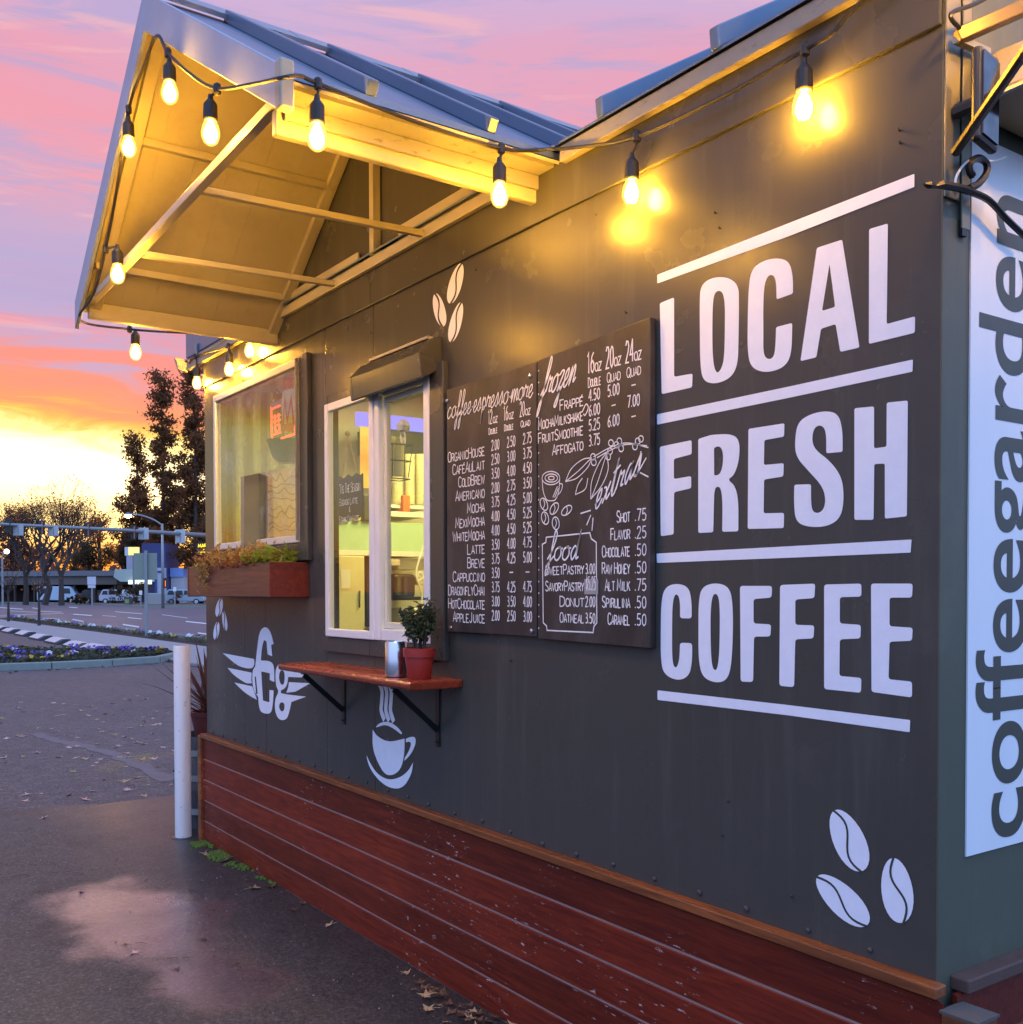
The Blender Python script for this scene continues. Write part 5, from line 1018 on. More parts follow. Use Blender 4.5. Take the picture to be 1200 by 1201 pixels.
spec_ = [((243, 1003), .055, 0, 'tan fallen leaf on the moss beside the white bollard'), ((262, 1010), .06, 2, 'dark brown curled leaf at the skirting foot past the moss'), ((275, 1006), .055, 1, 'pale pinkish leaf standing curled against the skirting'), ((300, 1042), .055, 0, 'long tan leaf at the end of the moss strip'), ((318, 1040), .055, 2, 'dark red brown leaf against the lowest skirting board'),
         ((50, 960), .05, 1, 'lone pinkish leaf on the pavement near the left edge'), ((95, 1046), .035, 5, 'small pinkish leaf left of the damp patch'), ((157, 1118), .035, 1, 'small pale leaf at the lower edge of the damp patch'), ((100, 938), .06, 5, 'pinkish leaf on the edge where the pavement meets the asphalt'), ((170, 934), .05, 0, 'tan leaf near the yellow stain on the asphalt'), ((240, 1102), .03, 6, 'dark scrap of leaf on the wet pavement'), ((208, 1137), .028, 2, 'small dark round leaf in the damp patch'), ((355, 1060), .04, 6, 'dark leaf lying on the wet pavement by the skirting'), ((345, 1068), .045, 2, 'brown leaf on the wet pavement by the skirting'), ((146, 1107), .03, 0, 'small tan leaf in the middle of the damp patch'), ((385, 1086), .035, 0, 'tan leaf scrap close to the lowest skirting board')]
for (a, b), s_, k, lab in spec_:
    x, y = G(a, b); drop_leaf(x, y, s_, k, lab, 'fallen leaves on the pavement')
# heap of leaves near the bottom edge of the picture
hx_, hy_ = G(535, 1188)
for i in range(34):
    x = hx_+rnd.gauss(0, .16); y = min(-.035, hy_+rnd.gauss(-.0, .045)); drop_leaf(x, y, rnd.uniform(.02, .042), rnd.choice((0, 2, 2, 6, 4)), 'brown leaf in the heap against the skirting near the camera', 'leaf heap by the skirting', rnd.uniform(.002, .02))
for i in range(190):
    x = -6.9-7.5*rnd.random()**1.3; y = rnd.uniform(-1.3, 1.6)+(-6.9-x)*.12; drop_leaf(x, y, rnd.uniform(.03, .07), rnd.choice((0, 1, 1, 3, 5, 5, 7)), 'pale fallen leaf scattered on the parking asphalt', 'leaves scattered on the asphalt', -.001)
for i in range(40):
    t = rnd.random(); b0, b1 = Vector(bed[0]), Vector(bed[4]); p = b0.lerp(b1, t); drop_leaf(p.x+.15+rnd.uniform(.05, .4), p.y+rnd.gauss(-.05, .12), rnd.uniform(.05, .10), rnd.choice((2, 6, 0)), 'brown leaf drifted against the flower bed kerb', 'leaves along the bed kerb', -.001)
mb = MB()
for i in range(420):
    x = rnd.uniform(-6, 1); y = rnd.uniform(-2.2, -.05); r_ = rnd.uniform(.002, .0045); mb.lathe([(r_, 0), (r_*.6, r_*.8)], (x, y, 0), 5)
tag(mb.build('grit', plain('pale grit', (.28, .24, .21), .8), fix=False), 'loose pale grit on the pavement', None, None, 'stuff')
mb = MB()
for i in range(26):
    x, y = G(rnd.uniform(130, 400), rnd.uniform(1010, 1190)); a = rnd.uniform(0, 3.1); L = rnd.uniform(.02, .07)
    mb.tube([(x, y, .004), (x+L*.5*math.cos(a), y+L*.5*math.sin(a)+.004, .006), (x+L*math.cos(a), y+L*math.sin(a), .003)], .0012, 4)
tag(mb.build('twigs', M['bark'], fix=False), 'tiny twigs littering the pavement', None, None, 'stuff')

# ================================================================== FLOWER BED
def pansy(name_, petal, k):
    r_ = random.Random(k); root = thing(name_, 'x', 'flower')
    ml = MB(); mp = MB()
    for i in range(40):
        a = r_.uniform(0, 6.28); d = r_.uniform(.02, .19); c_ = Vector((d*math.cos(a), d*math.sin(a), r_.uniform(.03, .13))); t_ = Vector((math.cos(a), math.sin(a), r_.uniform(-.2, .6)))*.07; s_ = t_.cross(Vector((0, 0, 1))).normalized()*.025; ml.add([c_-t_*.5, c_+s_, c_+t_, c_-s_], [(0, 1, 2, 3)])
    for i in range(5):
        a = r_.uniform(0, 6.28); d = r_.uniform(0, .13); c_ = Vector((d*math.cos(a), d*math.sin(a), r_.uniform(.13, .19))); tilt = Vector((r_.gauss(.5, .4), r_.gauss(-.3, .4), .6)).normalized(); u = tilt.cross(Vector((0, 1, 0.1))).normalized(); v_ = tilt.cross(u)
        for j in range(5): b = 2*math.pi*j/5; e = c_+(u*math.cos(b)+v_*math.sin(b))*.019; mp.add([e+(u*math.cos(q_)+v_*math.sin(q_))*.019+tilt*.004*j for q_ in (0, 1.05, 2.1, 3.14, 4.2, 5.2)], [(0, 1, 2, 3, 4, 5)])
    ml.build('leaves', M['leaf'], root, fix=False); mp.build('petals', petal, root, fix=False); return root
PET = [('white', plain('white petals', (.55, .54, .56), .6)), ('yellow', plain('yellow petals', (.50, .30, .03), .6)), ('violet', plain('violet petals', (.10, .05, .28), .6))]
pro = {}
def put_pansy(x, y, z, ck, s_, label, group):
    if ck not in pro:
        o = pansy('pansy', PET[ck][1], ck+1); pro[ck] = o; o.location = (x, y, z)
    else: o = dup(pro[ck], (x, y, z))
    o.scale = (s_,)*3; o.rotation_euler.z = rnd.uniform(0, 6.28); o['label'] = label; o['group'] = group
cnt = 0
bx = [Vector(p) for p in bed]
while cnt < 85:
    u = rnd.random(); f_ = Vector(bed[0]).lerp(Vector(bed[5]), u*.97+.0); bk = Vector(bed[10]).lerp(Vector(bed[6]), u); p = f_.lerp(bk, rnd.uniform(.06, .95)); ck = rnd.choice((2, 2, 1, 1, 1, 2, 0)) if rnd.random() < .8 else 2
    put_pansy(p.x, p.y, .05, ck, rnd.uniform(.7, 1.05), PET[ck][0]+' pansy clump in the bed behind the grey kerb', PET[ck][0]+' pansies in the near bed'); cnt += 1
mb = MB()
for i in range(2600):
    u = rnd.random(); f_ = Vector(bed[0]).lerp(Vector(bed[5]), u); bk = Vector(bed[10]).lerp(Vector(bed[6]), u); p = f_.lerp(bk, rnd.uniform(.03, .97)); leafcloud(mb, 1, lambda: (p.x, p.y, .06+rnd.uniform(0, .1)), .13, .6)
tag(mb.build('ground_cover', leafm('dull bed leaves', (.030, .036, .018), (.075, .075, .042), .2), fix=False), 'low leafy ground cover filling the flower bed', None, None, 'stuff')
for i in range(72):
    x = -24.5-i*.50+rnd.gauss(0, .1); ck = rnd.choice((0, 0, 0, 1, 2)); put_pansy(x, 7.68+rnd.gauss(0, .12), .03, ck, rnd.uniform(.9, 1.3), PET[ck][0]+' pansy clump in the row between sidewalk and road', PET[ck][0]+' pansies along the road')
# painted kerb stones beside the sidewalk
stn = [((2, 739), 0), ((14, 742), 0), ((31, 745.5), 0), ((49, 750), 0), ((69, 754.5), 0), ((92, 759.5), 0), ((113, 763), 0)]
proto_s = None
for (a, b), _ in stn:
    x, y = G(a, b)
    if proto_s is None:
        proto_s = thing('kerb_stone', 'x', 'kerb stone', (x, y, 0), 'painted kerb stones along the sidewalk')
        MB().prism([(x-.95, y-.24, -.01), (x-.95, y-.24, .05), (x-.95, y-.04, .15), (x-.95, y+.14, .15), (x-.95, y+.14, -.01)], (1.9, 0, 0)).build('stone_block', plain('dark kerb side', (.03, .035, .04), .7), proto_s, bevel=.01)
        MB().prism([(x-.85, y-.236, .056), (x-.85, y-.038, .156), (x-.85, y+.12, .157), (x-.85, y+.12, .15), (x-.85, y-.03, .149)], (1.45, 0, 0)).build('painted_top', plain('pinkish white kerb paint', (.58, .48, .45), .6, 0, .2, 6), proto_s); o = proto_s
    else: o = dup(proto_s, (x, y, 0))
for o, lab in zip([q_ for q_ in C.objects if q_.name.startswith('kerb_stone')], ('farthest', 'second farthest', 'third farthest', 'middle', 'third nearest', 'second nearest', 'nearest')):
    o['label'] = lab+' white topped kerb stone in the row beside the sidewalk'

# ================================================================== ACROSS THE ROAD
def at(px, Zd, z=0.): x, y = GP(px, Zd); return (x, y, z)
RV = Vector((math.sin(YAW), math.cos(YAW), 0)); FV = Vector((-math.cos(YAW), math.sin(YAW), 0))
def sgn(px, Zd): return Zd/FPX
class Loc:     # a small frame facing the viewer's general direction: a to the right, b away, z up, in metres
    def __init__(s, px, Zd, rot=0.): s.o = Vector(at(px, Zd)); s.r = (RV*math.cos(rot)+FV*math.sin(rot)); s.f = (FV*math.cos(rot)-RV*math.sin(rot))
    def p(s, a, b, z): return tuple(s.o+s.r*a+s.f*b+Vector((0, 0, z)))
    def box(s, mb, a0, a1, b0, b1, z0, z1): return mb.add([s.p(a, b, z) for z in (z0, z1) for b in (b0, b1) for a in (a0, a1)], [(0, 2, 3, 1), (4, 5, 7, 6), (0, 1, 5, 4), (2, 6, 7, 3), (0, 4, 6, 2), (1, 3, 7, 5)])
M['signal_dark'] = plain('dark signal housing', (.03, .025, .02), .6)
# mast arm with signals
Zl, Zr = 67., 84.
mroot = at(262, 86); ML = thing('signal_mast', 'long grey mast arm carrying traffic signals and lane signs across the road', 'traffic signal', mroot)
pa = np.array(at(-35, 64, 0)); pb = np.array(mroot)
za, zb2 = HZ(612.0, 64), HZ(628.5, 86)
MB().tube([(*pa[:2], za), tuple(np.array([*pa[:2], za])*.5+np.array([*pb[:2], zb2])*.5+np.array((0, 0, .06))), (*pb[:2], zb2)], [.09, .13, .19], 10).build('mast_arm', M['galv'], ML, smooth=True)
MB().tube([(*pb[:2], 0), (*pb[:2], 7.2)], [.22, .16], 12).build('mast_pole', M['galv'], ML, smooth=True)
def on_arm(px):
    lo, hi = 0., 1.
    for _ in range(40):
        m_ = (lo+hi)/2; q_ = pa+(pb-pa)*m_; v_ = q_-np.array([*CAM[:2], 0]); xx = 600+FPX*(v_@BR)/(v_@BF)
        if xx < px: lo = m_
        else: hi = m_
    q_ = pa+(pb-pa)*lo; return Vector((q_[0], q_[1], za+(zb2-za)*lo+.12*lo*(1-lo)*2)), (q_-np.array([*CAM[:2], 0]))@BF
for px in (9, 48, 102, 156):
    p, z_ = on_arm(px); k = z_/FPX; mb = MB(); L_ = Loc(px, z_); L_.box(mb, -2.9*k, 2.9*k, .08, .3, p.z-10.*k, p.z+6.5*k); sg = mb.build('signal_head', M['signal_dark'], ML)
    mb = MB()
    for i in range(3): mb.tube([L_.p(-1.6*k, .30, p.z+(3.6-4.9*i)*k), L_.p(-1.6*k, .62, p.z+(3.4-4.9*i)*k)], .17, 10)
    mb.build('signal_hood', M['signal_dark'], sg)
    if px > 20: mb = MB(); L_.box(mb, 1.2*k, 2.3*k, .05, .078, p.z-9.*k, p.z+5*k); mb.build('signal_edge', plain('orange signal edge', (.5, .2, .1), .5), sg)
for px, hw, up, dn in ((24, 6, -.5, 13), (65, 5.8, -.2, 11.5), (170, 6, 4, 10), (213, 5.8, 4.5, 11.5)):
    p, z_ = on_arm(px); k = z_/FPX; L_ = Loc(px, z_); mb = MB(); L_.box(mb, -hw*k, hw*k, -.22, -.19, p.z-dn*k, p.z+up*k); o = mb.build('lane_sign', plain('pale sign sheet', (.50, .50, .48), .5), ML)
    mb = MB(); L_.box(mb, -.5*k, .5*k, -.225, -.2205, p.z-(dn-2)*k, p.z-2.6*k); L_.box(mb, -hw*k, hw*k, -.225, -.2205, p.z-dn*k, p.z-(dn-.8)*k); mb.build('sign_stripe', plain('grey stripe', (.25, .25, .26), .5), o)
# street lamp with a curved arm
def street_lamp(px, Zd, ytop, arm_px, y_lamp, label, power):
    L_ = Loc(px, Zd); k = Zd/FPX; zt = HZ(ytop, Zd); T = thing('street_lamp', label, 'street lamp', at(px, Zd))
    MB().tube([L_.p(0, 0, 0), L_.p(0, 0, zt)], [.15, .10], 10).build('lamp_pole', M['galv'], T, smooth=True)
    ax_, zl = arm_px*k, HZ(y_lamp, Zd)
    MB().tube(catmull([L_.p(0, 0, zt-.15), L_.p(ax_*.25, 0, zt+(zl-zt)*.45), L_.p(ax_*.6, 0, zt+(zl-zt)*.95), L_.p(ax_*.92, 0, zl+.12)], 6), [.07]*18+[.05], 8).build('lamp_arm', M['galv'], T, smooth=True)
    mb = MB(); c_ = L_.p(ax_, 0, zl); mb.lathe([(.10, .22), (.38, .06), (.40, 0), (.3, -.02)], c_, 12); h = mb.build('lamp_head', M['galv'], T)
    mb = MB(); mb.lathe([(.30, -.02), (.26, -.16), (.1, -.24)], c_, 12); mb.build('lamp_glass', emit('lit lamp '+str(px), (1, 1, .72), power), h)
    return T
T = street_lamp(191, 92, 613.5, -40, 603.5, 'grey street lamp with long curved arm and lit head across the road', 60)
L_ = Loc(191, 92); k = 92/FPX
mb = MB(); L_.box(mb, .2, 1.5*3*k, -.18, .1, HZ(689, 92), HZ(677, 92)); ps = mb.build('crossing_signal', M['signal_dark'], T)
mb = MB(); L_.box(mb, .28, 4.*k, -.2, -.181, HZ(687.3, 92), HZ(680.3, 92)); mb.build('lit_hand', emit('orange crossing light', (1, .22, .02), 3.2), ps)
T2 = street_lamp(250, 150, 564, -24, 558, 'far street lamp whose lit head shows beside the hut edge', 60)
LP = thing('globe_lamp', 'old street lamp with a glowing white globe at the left edge', 'street lamp', at(3, 100)); L_ = Loc(3, 100)
MB().tube([L_.p(0, 0, 0), L_.p(0, 0, HZ(652, 100))], .1, 8).build('lamp_pole', M['galv'], LP); MB().tube(catmull([L_.p(0, 0, HZ(652, 100)), L_.p(.15, 0, HZ(647, 100)), L_.p(.4, 0, HZ(645, 100))], 4), .05, 6).build('lamp_arm', M['galv'], LP)
mb = MB(); mb.lathe([(.08, .25), (.22, .14), (.25, 0), (.18, -.17), (.06, -.22)], L_.p(.45, 0, HZ(646, 100)), 12); mb.build('lamp_globe', emit('white globe', (1, .98, .9), 5), LP, smooth=True)
# big blank sign on a post, small double sign
S1 = thing('road_sign', 'back of a large grey green road sign on a tall pale post', 'road sign', at(171.5, 34)); L_ = Loc(171.5, 34); k = 34/FPX
mb = MB(); L_.box(mb, -.045, .045, -.04, .04, 0, HZ(645, 34)); mb.build('sign_post', M['galv'], S1)
mb = MB(); L_.box(mb, -15*k, 12.5*k, .045, .06, HZ(679, 34), HZ(648, 34)); mb.build('sign_panel', plain('grey green sign back', (.22, .25, .20), .5, .2), S1, bevel=.01)
S2 = thing('small_sign', 'small white double sign on a thin post across the road', 'road sign', at(108, 112)); L_ = Loc(108, 112); k = 112/FPX
mb = MB(); L_.box(mb, -.08, .08, -.06, .06, 0, HZ(676, 112)); mb.build('sign_post', M['galv'], S2)
for y0_, y1_, w_ in ((685, 675.5, 5), (688.8, 685.4, 4.4)): mb = MB(); L_.box(mb, -w_*k, w_*k, -.12, -.07, HZ(y0_, 112), HZ(y1_, 112)); mb.build('sign_panel', plain('white sign sheet', (.55, .52, .55), .5), S2)
# young staked trees by the road
for px, yb, yt, lab in ((10, 730, 690, 'thin young street tree nearer the left edge by the road'), (46, 735, 692, 'second thin young street tree right of the first by the road')):
    x, y = G(px, yb); Zd = (np.array((x, y, 1.55))-CAM)@BF; zt = HZ(yt, Zd)
    T = thing('sapling', lab, 'young tree', (x, y, 0)); mb = MB(); mb.tube([(x, y, 0), (x+.02, y, zt*.5), (x-.01, y, zt)], [.075, .055, .04], 7)
    r_ = random.Random(px)
    for i in range(26):
        z = zt*r_.uniform(.75, 1.05); a = r_.uniform(0, 6.28); L = r_.uniform(.4, 1.1); mb.tube([(x, y, z), (x+L*.4*math.cos(a), y+L*.4*math.sin(a), z+L*.5), (x+L*.6*math.cos(a), y+L*.6*math.sin(a), z+L)], [.018, .012, .006], 4)
    mb.build('trunk', M['bark'], T)
    mb = MB(); leafcloud(mb, 40, lambda: (x+r_.gauss(0, .4), y+r_.gauss(0, .4), zt+r_.uniform(0, 1.2)), .13); mb.build('crown', M['autumn'], T, fix=False)
# low carport building
Zc = 132.; L_ = Loc(60, Zc, -.25); k = Zc/FPX
CP = thing('carport', 'long low carport building with a grey flat roof across the road', 'building', at(60, Zc))
mb = MB(); L_.box(mb, -150*k, 96*k, -1.5, 9, HZ(675, Zc), HZ(669, Zc)); rf = mb.build('roof', plain('grey roof band', (.16, .16, .17), .7), CP)
mb = MB(); L_.box(mb, -150*k, 96*k, -1.2, 8.7, HZ(685, Zc), HZ(675.1, Zc)); mb.build('fascia', plain('tan wall band', (.12, .10, .085), .8), CP)
mb = MB(); L_.box(mb, -150*k, 96*k, 7.6, 8.5, 0, HZ(685.1, Zc)); mb.build('back_wall', plain('dark back wall', (.05, .035, .03), .9), CP)
for i in range(7): mb = MB(); a = (-70+i*27)*k; L_.box(mb, a-.12, a+.12, -1, -.76, 0, HZ(685.1, Zc)); mb.build('post', M['bark'], CP)
# shop with a blue tower
Zs = 128.; L_ = Loc(170, Zs, .05); k = Zs/FPX
SP = thing('shop', 'shop with a tall blue tower wall and a pale lit awning across the road', 'shop', at(170, Zs)); zz = lambda y: HZ(y, Zs)
mb = MB(); L_.box(mb, -3*k, 24*k, 0, 6, 0, zz(636.5)); mb.build('tower_wall', plain('deep blue render', (.045, .05, .15), .6), SP)
mb = MB(); L_.box(mb, 16*k, 25*k, -1.2, -.01, 0, zz(665.5)); mb.build('shop_front', plain('pale shop front', (.45, .45, .5), .5), SP)
mb = MB(); L_.box(mb, 15*k, 17.5*k, -1.3, -1.21, 0, zz(672)); L_.box(mb, 18*k, 25*k, -1.3, -1.21, zz(671), zz(669)); mb.build('blue_trim', plain('blue trim', (.05, .07, .25), .5), SP)
mb = MB(); mb.prism([L_.p(-33*k, -1, zz(676)), L_.p(-25*k, -1, zz(681.5)), L_.p(14*k, -1, zz(681.5)), L_.p(14*k, -1, zz(667)), L_.p(-31*k, -1, zz(667))], tuple(L_.f*.9)); mb.build('awning', plain('pale green awning', (.42, .47, .40), .6), SP)
mb = MB(); L_.box(mb, -15*k, 11*k, -1.4, -1.05, zz(684.5), zz(680)); mb.build('awning_light', emit('cool awning light', (.85, 1, .95), 1.6), SP)
mb = MB(); L_.box(mb, -24*k, -3.05*k, 1, 1.4, zz(667), zz(651)); mb.build('side_panel', plain('lilac wall', (.42, .38, .45), .6), SP)
YS = thing('lit_sign_box', 'yellow lit box sign with a pale side beside the blue tower', 'sign', at(157, 120)); L_ = Loc(157, 120); k = 120/FPX; zz = lambda y: HZ(y, 120)
mb = MB(); L_.box(mb, -5*k, 6*k, -.3, .3, zz(650.5), zz(641)); mb.build('sign_face', emit('yellow green sign', (.95, .95, .38), 1.1), YS); mb = MB(); L_.box(mb, -9.2*k, -5.05*k, -.3, .3, zz(651), zz(641)); mb.build('sign_side', M['white'], YS); mb = MB(); L_.box(mb, -1.*k, 1*k, -.1, .1, 0, zz(650.6)); mb.build('sign_post', M['galv'], YS)
HT = thing('kiosk_hut', 'small white hut with a blue roof band behind the parked car', 'hut', at(208, 130)); L_ = Loc(208, 130); k = 130/FPX; zz = lambda y: HZ(y, 130)
mb = MB(); L_.box(mb, -7.5*k, 7.5*k, 0, 3, 0, zz(676)); mb.build('wall', plain('white hut wall', (.5, .48, .48), .6), HT); mb = MB(); L_.box(mb, -7.8*k, 7.8*k, -.2, 3.2, zz(675.9), zz(665.5)); mb.build('roof_band', plain('sky blue band', (.22, .34, .66), .5), HT)
MS = thing('lit_name_sign', 'small dark sign with glowing yellow lettering at the hut edge', 'sign', at(240, 118)); L_ = Loc(240, 118); k = 118/FPX; zz = lambda y: HZ(y, 118)
mb = MB(); L_.box(mb, -9*k, 12*k, -.1, .1, zz(648.5), zz(636)); sp_ = mb.build('sign_panel', M['dark'], MS); mb = MB(); L_.box(mb, .5*k, 1.5*k, 0, .1, 0, zz(648.6)); mb.build('sign_post', M['galv'], MS)
mb = MB(); write(mb, 'MARY', -6.6*k, zz(641.5), 3.8*k, lambda a, z, e=0: L_.p(a, -.12-e, z), .08, width=13*k); write(mb, '+', 0, zz(645), 2.4*k, lambda a, z, e=0: L_.p(a, -.12-e, z), .08, width=2.4*k, center=-.5*k)
ribbon(mb, [(-6.5*k, zz(647)), (2*k, zz(647))], .1, lambda a, z, e=0: L_.p(a, -.12, z)); mb.build('lit_lettering', emit('yellow letters', (1, .75, .04), 2.), sp_, fix=False)
# cars
M['tyre'] = plain('black tyre', (.015, .015, .015), .8); M['carglass'] = plain('dark car glass', (.03, .035, .04), .1)
def car(px, Zd, rot, col, label, van=False, name='parked_car', cat='car'):
    L_ = Loc(px, Zd, rot); T = thing(name, label, cat, at(px, Zd)); m_ = plain('car paint '+str(px), col, .25, .2, .04)
    pr_ = [(-2.3, .35), (-2.35, .95), (-2.2, 1.05), (-1.95, 1.62), (-1.7, 1.74), (.3, 1.74), (.6, 1.68), (1.25, 1.08), (2.2, .92), (2.35, .6), (2.3, .35)]
    if van: pr_ = [(-2.6, .4), (-2.6, 2.05), (-2.5, 2.15), (1.3, 2.15), (1.6, 2.0), (2.1, 1.2), (2.55, 1.05), (2.6, .4)]
    mb = MB(); n = len(pr_); lv = [(-.90, .93), (-.80, 1.)]
    vs = [L_.p(a, b*.98, z) for b in (-.9, .9) for a, z in pr_]
    mb.add(vs, [tuple(range(n))[::-1], tuple(range(n, 2*n))]+[(i, (i+1) % n, n+(i+1) % n, n+i) for i in range(n)]); body = mb.build('body', m_, T, bevel=.08); 
    zw0, zw1 = (1.25, 1.9) if van else (1.12, 1.60)
    for a0, a1 in (((-1.9, -1.1), (-1., -.1), (0, .75)) if not van else ((.6, 1.5), (-2.2, -1.2))):
        mb = MB(); sh = .0 if van else .08
        for s_ in (-1, 1):
            bb = .745 if not van else .74; mb.add([L_.p(a0, s_*.896, zw0), L_.p(a1, s_*.896, zw0), L_.p(a1-.1-sh*(a1 > .5)*4, s_*.896, zw1), L_.p(a0+.05+(.12 if a0 < -1.5 else 0), s_*.896, zw1)], [(0, 1, 2, 3)])
        mb.build('side_window', M['carglass'], T, fix=False)
    for a in ((-1.42, 1.42) if not van else (-1.6, 1.6)):
        for s_ in (-1, 1):
            c0_, c1_ = Vector(L_.p(a, s_*.72, .34)), Vector(L_.p(a, s_*.925, .34)); mb = MB(); mb.tube([c0_, c1_], .34, 16); wh = mb.build('wheel', M['tyre'], T)
            mb = MB(); mb.tube([c1_, c1_+(c1_-c0_).normalized()*.012], .21, 12); mb.build('rim', M['steel'], wh)
    mb = MB(); L_.box(mb, -2.37, -2.28, -.82, -.60, 1.0, 1.3); L_.box(mb, -2.37, -2.28, .60, .82, 1.0, 1.3); mb.build('tail_light', plain('red lens', (.5, .06, .05), .3), T)
    mb = MB(); L_.box(mb, 2.22, 2.36, -.8, -.5, .68, .86); L_.box(mb, 2.22, 2.36, .5, .8, .68, .86); mb.build('headlight', M['steel'], T)
    return T
car(218.5, 118, .0, (.30, .36, .42), 'silver blue estate car parked side on next to the hut edge')
car(71, 130, .1, (.42, .52, .62), 'pale blue van parked under the carport behind the bare trees', True, 'parked_van', 'van')
car(141, 124, -.2, (.5, .53, .6), 'pale car half hidden behind the bushes', False)
car(117, 131, .3, (.05, .035, .035), 'dark maroon car parked by the end of the carport')
TC = thing('litter_bin', 'dark green litter bin on the far pavement by the bushes', 'bin', at(150, 108)); L_ = Loc(150, 108); k = 108/FPX
mb = MB(); L_.box(mb, -3.6*k, 3.6*k, -.3, .3, .1, HZ(699.5, 108)); mb.build('bin_body', plain('dark green bin', (.05, .06, .045), .6), TC, bevel=.03); mb = MB(); L_.box(mb, -2.4*k, 2.4*k, -.32, -.305, HZ(707, 108), HZ(702, 108)); mb.build('bin_notice', plain('olive notice', (.25, .24, .12), .6), TC)
for px, yt, lab in ((165, 697, 'slim white meter post between the bin and the stone block'), (205, 693, 'thin grey post in front of the parked silver car')):
    T = thing('meter_post', lab, 'post', at(px, 108)); L_ = Loc(px, 108); mb = MB(); L_.box(mb, -.06, .06, -.06, .06, 0, HZ(yt, 108)); mb.build('post', M['galv'], T); mb = MB(); L_.box(mb, -.14, .14, -.1, .1, HZ(yt, 108), HZ(yt, 108)+.45); mb.build('meter_head', M['white'], T, bevel=.03)
o = (lambda mb, L_: L_.box(mb, -10*113/FPX, 10*113/FPX, 0, 1.2, 0, HZ(695, 113)) and mb)(MB(), Loc(180, 113)).build('stone_planter', M['concrete'], None, origin=at(180, 113), bevel=.1); tag(o, 'grey stone block below the blue shop tower', 'planter')
def tree_crown(mb, n, fn, size): leafcloud(mb, n, fn, size, 1., .3)
rt = random.Random(11)
def blob(px, Zd, w_px, y0, y1, n, leaf, m_, label, cat, group=None, name='shrub', trunk=True, clumps=14, dens=None):
    L_ = Loc(px, Zd); k = Zd/FPX; z0, z1 = max(.1, HZ(y0, Zd)), HZ(y1, Zd); T = thing(name, label, cat, at(px, Zd), group)
    cl = []
    for i in range(clumps):
        u = rt.random()**.8; zc = z0+(z1-z0)*(.12+.8*u); rr = w_px/2*k*math.sqrt(max(.08, 1-(2*u-.85)**2))
        cl.append((rt.uniform(-1, 1)*rr*.8, rt.uniform(-1, 1)*rr*.8, zc, rt.uniform(.22, .42)*min(w_px*k, (z1-z0))*.6))
    mb = MB()
    def fn():
        a, b, z, r_ = rt.choice(cl); v_ = Vector((rt.gauss(0, 1), rt.gauss(0, 1), rt.gauss(0, 1))).normalized()*r_*rt.random()**.4; return L_.p(a+v_.x, b+v_.y, max(.1, z+v_.z*.9))
    tree_crown(mb, n, fn, leaf); mb.build('crown', m_, T, fix=False)
    if trunk:
        mb = MB(); mb.tube([L_.p(0, 0, 0), L_.p(.1, 0, z0+(z1-z0)*.35), L_.p(0, .1, z0+(z1-z0)*.8)], [.3*(z1/9), .2*(z1/9), .05], 7)
        for a, b, z, r_ in cl[:10]: mb.tube([L_.p(.05, 0, z0+(z-z0)*.5), L_.p(a*.6, b*.6, z-r_*.4), L_.p(a, b, z)], [.09*(z1/9), .06*(z1/9), .02], 5)
        mb.build('trunk', M['bark'], T)
    return T
def conifer(px, Zd, ytop, ybase_crown, w_px, label, n=5200, seed=1, bare=.12):
    r_ = random.Random(seed); L_ = Loc(px, Zd); k = Zd/FPX; zt = HZ(ytop, Zd); zb_ = HZ(ybase_crown, Zd); T = thing('conifer', label, 'tree', at(px, Zd), 'tall conifers behind the crossing')
    mb = MB(); mb.tube([L_.p(0, 0, 0), L_.p(.2, 0, zt*.5), L_.p(0, 0, zt*.97)], [.40, .20, .05], 8); ml = MB()
    nb = 58
    for i in range(nb):
        u = (i+r_.random())/nb; z = zb_+(zt-zb_)*u; a = r_.uniform(0, 6.28)
        prof = (1-u)**.75*(.75+.35*math.sin(u*17+seed)) if u < .86 else (1-u)*1.9+.10
        if .70 < u < .80 and r_.random() < .5: continue
        L = max(.6, w_px/2*k*prof*r_.uniform(.55, 1.15)); d = Vector((math.cos(a), math.sin(a), 0)); tip = Vector(L_.p(0, 0, z))+RV*d.x*L+FV*d.y*L+Vector((0, 0, -.12*L+r_.uniform(-.2, .4)))
        b0 = Vector(L_.p(0, 0, z)); mb.tube([b0, b0.lerp(tip, .5)+Vector((0, 0, .1*L)), tip], [.07, .05, .02], 4)
        m_ = int(n/nb*max(.35, prof*1.5))
        cs = [b0.lerp(tip, r_.uniform(.45, 1.0))+Vector((r_.gauss(0, .3), r_.gauss(0, .3), r_.gauss(0, .25))) for _ in range(4)]
        def fn(cs=cs):
            c_ = r_.choice(cs); return c_+Vector((r_.gauss(0, .5), r_.gauss(0, .5), r_.gauss(0, .34)))
        leafcloud(ml, int(m_*2.6), fn, .58)
    mb.build('trunk', M['bark'], T); ml.build('crown', M['conifer'], T, fix=False); return T
conifer(191, 140, 437, 655, 88, 'tallest narrow conifer standing clear against the sunset sky', 6200, 2)
conifer(229, 132, 428, 660, 84, 'tall conifer partly hidden by the left edge of the hut', 6200, 5)
conifer(252, 150, 470, 660, 80, 'conifer mostly hidden behind the hut wall', 3000, 9)
conifer(161, 150, 512, 668, 72, 'shorter conifer left of the tallest one', 5200, 12)
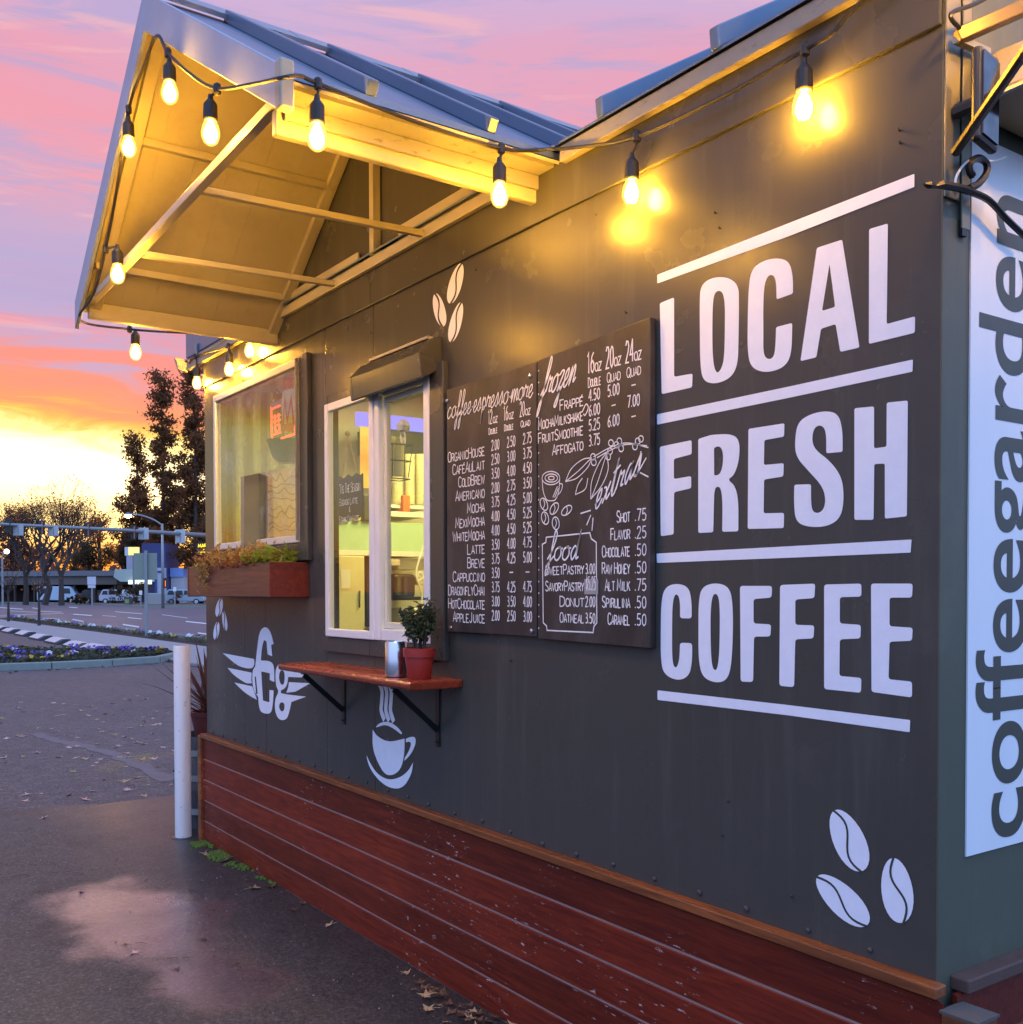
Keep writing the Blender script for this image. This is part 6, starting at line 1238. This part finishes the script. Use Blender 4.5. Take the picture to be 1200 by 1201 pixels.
def bare_tree(px, Zd, ytop, label, seed, spread=1.):
    r_ = random.Random(seed); L_ = Loc(px, Zd); k = Zd/FPX; H_ = HZ(ytop, Zd); T = thing('bare_tree', label, 'tree', at(px, Zd), 'bare street trees in front of the carport'); mb = MB(); tips = []
    def grow(p, d, L, r0, lev):
        q_ = p+d*L; m_ = (p+q_)/2+Vector((r_.gauss(0, .06), r_.gauss(0, .06), r_.gauss(0, .04)))*L; r1 = r0*.68; mb.tube([p, m_, q_], [r0, (r0+r1)/2, r1], 6 if lev < 2 else 4, False)
        if lev >= 7: tips.append(q_); return
        for i in range(r_.choice((2, 3)) if lev else 4):
            ax = Vector((r_.gauss(0, 1), r_.gauss(0, 1), r_.gauss(0, .3))).normalized(); nd = (d+ax*r_.uniform(.35, .75)*spread+Vector((0, 0, .16))).normalized(); grow(q_, nd, L*r_.uniform(.66, .86), r1*.85, lev+1)
    grow(Vector(L_.p(0, 0, 0)), Vector((0, 0, 1)), H_*.22, H_*.024, 0); mb.build('trunk', M['bark'], T, fix=False)
    ml = MB(); leafcloud(ml, 1000, lambda: r_.choice(tips)+Vector((r_.gauss(0, .4), r_.gauss(0, .4), r_.gauss(0, .4))), .26); ml.build('crown', M['autumn'], T, fix=False)  # copper leaf flecks paint the orange backlight on the twigs
bare_tree(30, 116, 560, 'bare spreading street tree nearest the left edge', 4)
bare_tree(52, 114, 540, 'middle bare street tree with an upright fan of branches', 8)
bare_tree(72, 112, 556, 'bare street tree in front of the pale blue van', 15)
blob(14, 150, 82, 695, 604, 5200, .55, M['russet_tree'], 'large dark russet tree at the left edge behind the bare trees', 'tree', 'leafy trees across the road', 'broad_tree', True, 26)
blob(-50, 150, 90, 695, 590, 3500, .6, M['russet_tree'], 'large russet tree just beyond the left edge', 'tree', 'leafy trees across the road', 'broad_tree', True, 22)
blob(88, 170, 60, 690, 590, 2300, .5, M['autumn'], 'copper coloured tree glowing against the sunset between the bare trees', 'tree', 'leafy trees across the road', 'autumn_tree', True, 18)
blob(117, 165, 44, 690, 600, 1900, .5, M['autumn'], 'copper tree left of the conifers lit by the sunset', 'tree', 'leafy trees across the road', 'autumn_tree', True, 14)
blob(104, 140, 46, 692, 634, 3000, .4, M['dark_leaf'], 'round dark tree above the carport roof', 'tree', 'leafy trees across the road', 'broad_tree', True, 14)
blob(148, 145, 46, 695, 606, 4200, .45, M['dark_leaf'], 'dark leafy tree beneath the shorter conifer', 'tree', 'leafy trees across the road', 'broad_tree', True, 18)
blob(188, 152, 70, 690, 596, 4600, .5, M['dark_leaf'], 'dark leafy tree at the foot of the tallest conifer', 'tree', 'leafy trees across the road', 'broad_tree', True, 22)
blob(232, 142, 60, 695, 590, 4600, .5, M['dark_leaf'], 'dark leafy tree beside the hut edge', 'tree', 'leafy trees across the road', 'broad_tree', True, 20)
for px, w_, yt, lab in ((147, 40, 684, 'wide dark bush left of the tall post'), (165, 30, 683, 'dark bush between the wide bush and the stone block'), (88, 22, 697, 'low bush by the small white sign'), (100, 16, 699, 'small low bush right of the bare trees')):
    blob(px, 116, w_, 708, yt, 1300, .22, M['dark_leaf'], lab, 'bush', 'bushes across the road', 'bush', False, 12)
blob(210, 112, 12, 708, 694, 300, .2, M['russet_tree'], 'reddish little bush beside the parked silver car', 'bush', None, 'bush', False, 8)
# low far tree line that closes the horizon
mb = MB()
for i in range(9000):
    px = rt.uniform(-160, 420); Zd = rt.uniform(230, 300); h = 9+4*math.sin(px*.05)+3*math.sin(px*.13+1); L_ = Loc(px, Zd); leafcloud(mb, 1, lambda: L_.p(0, 0, rt.random()**.7*h), 1.6)
tag(mb.build('distant_wood', M['russet_tree'], fix=False), 'distant line of trees closing the horizon', None, None, 'stuff')
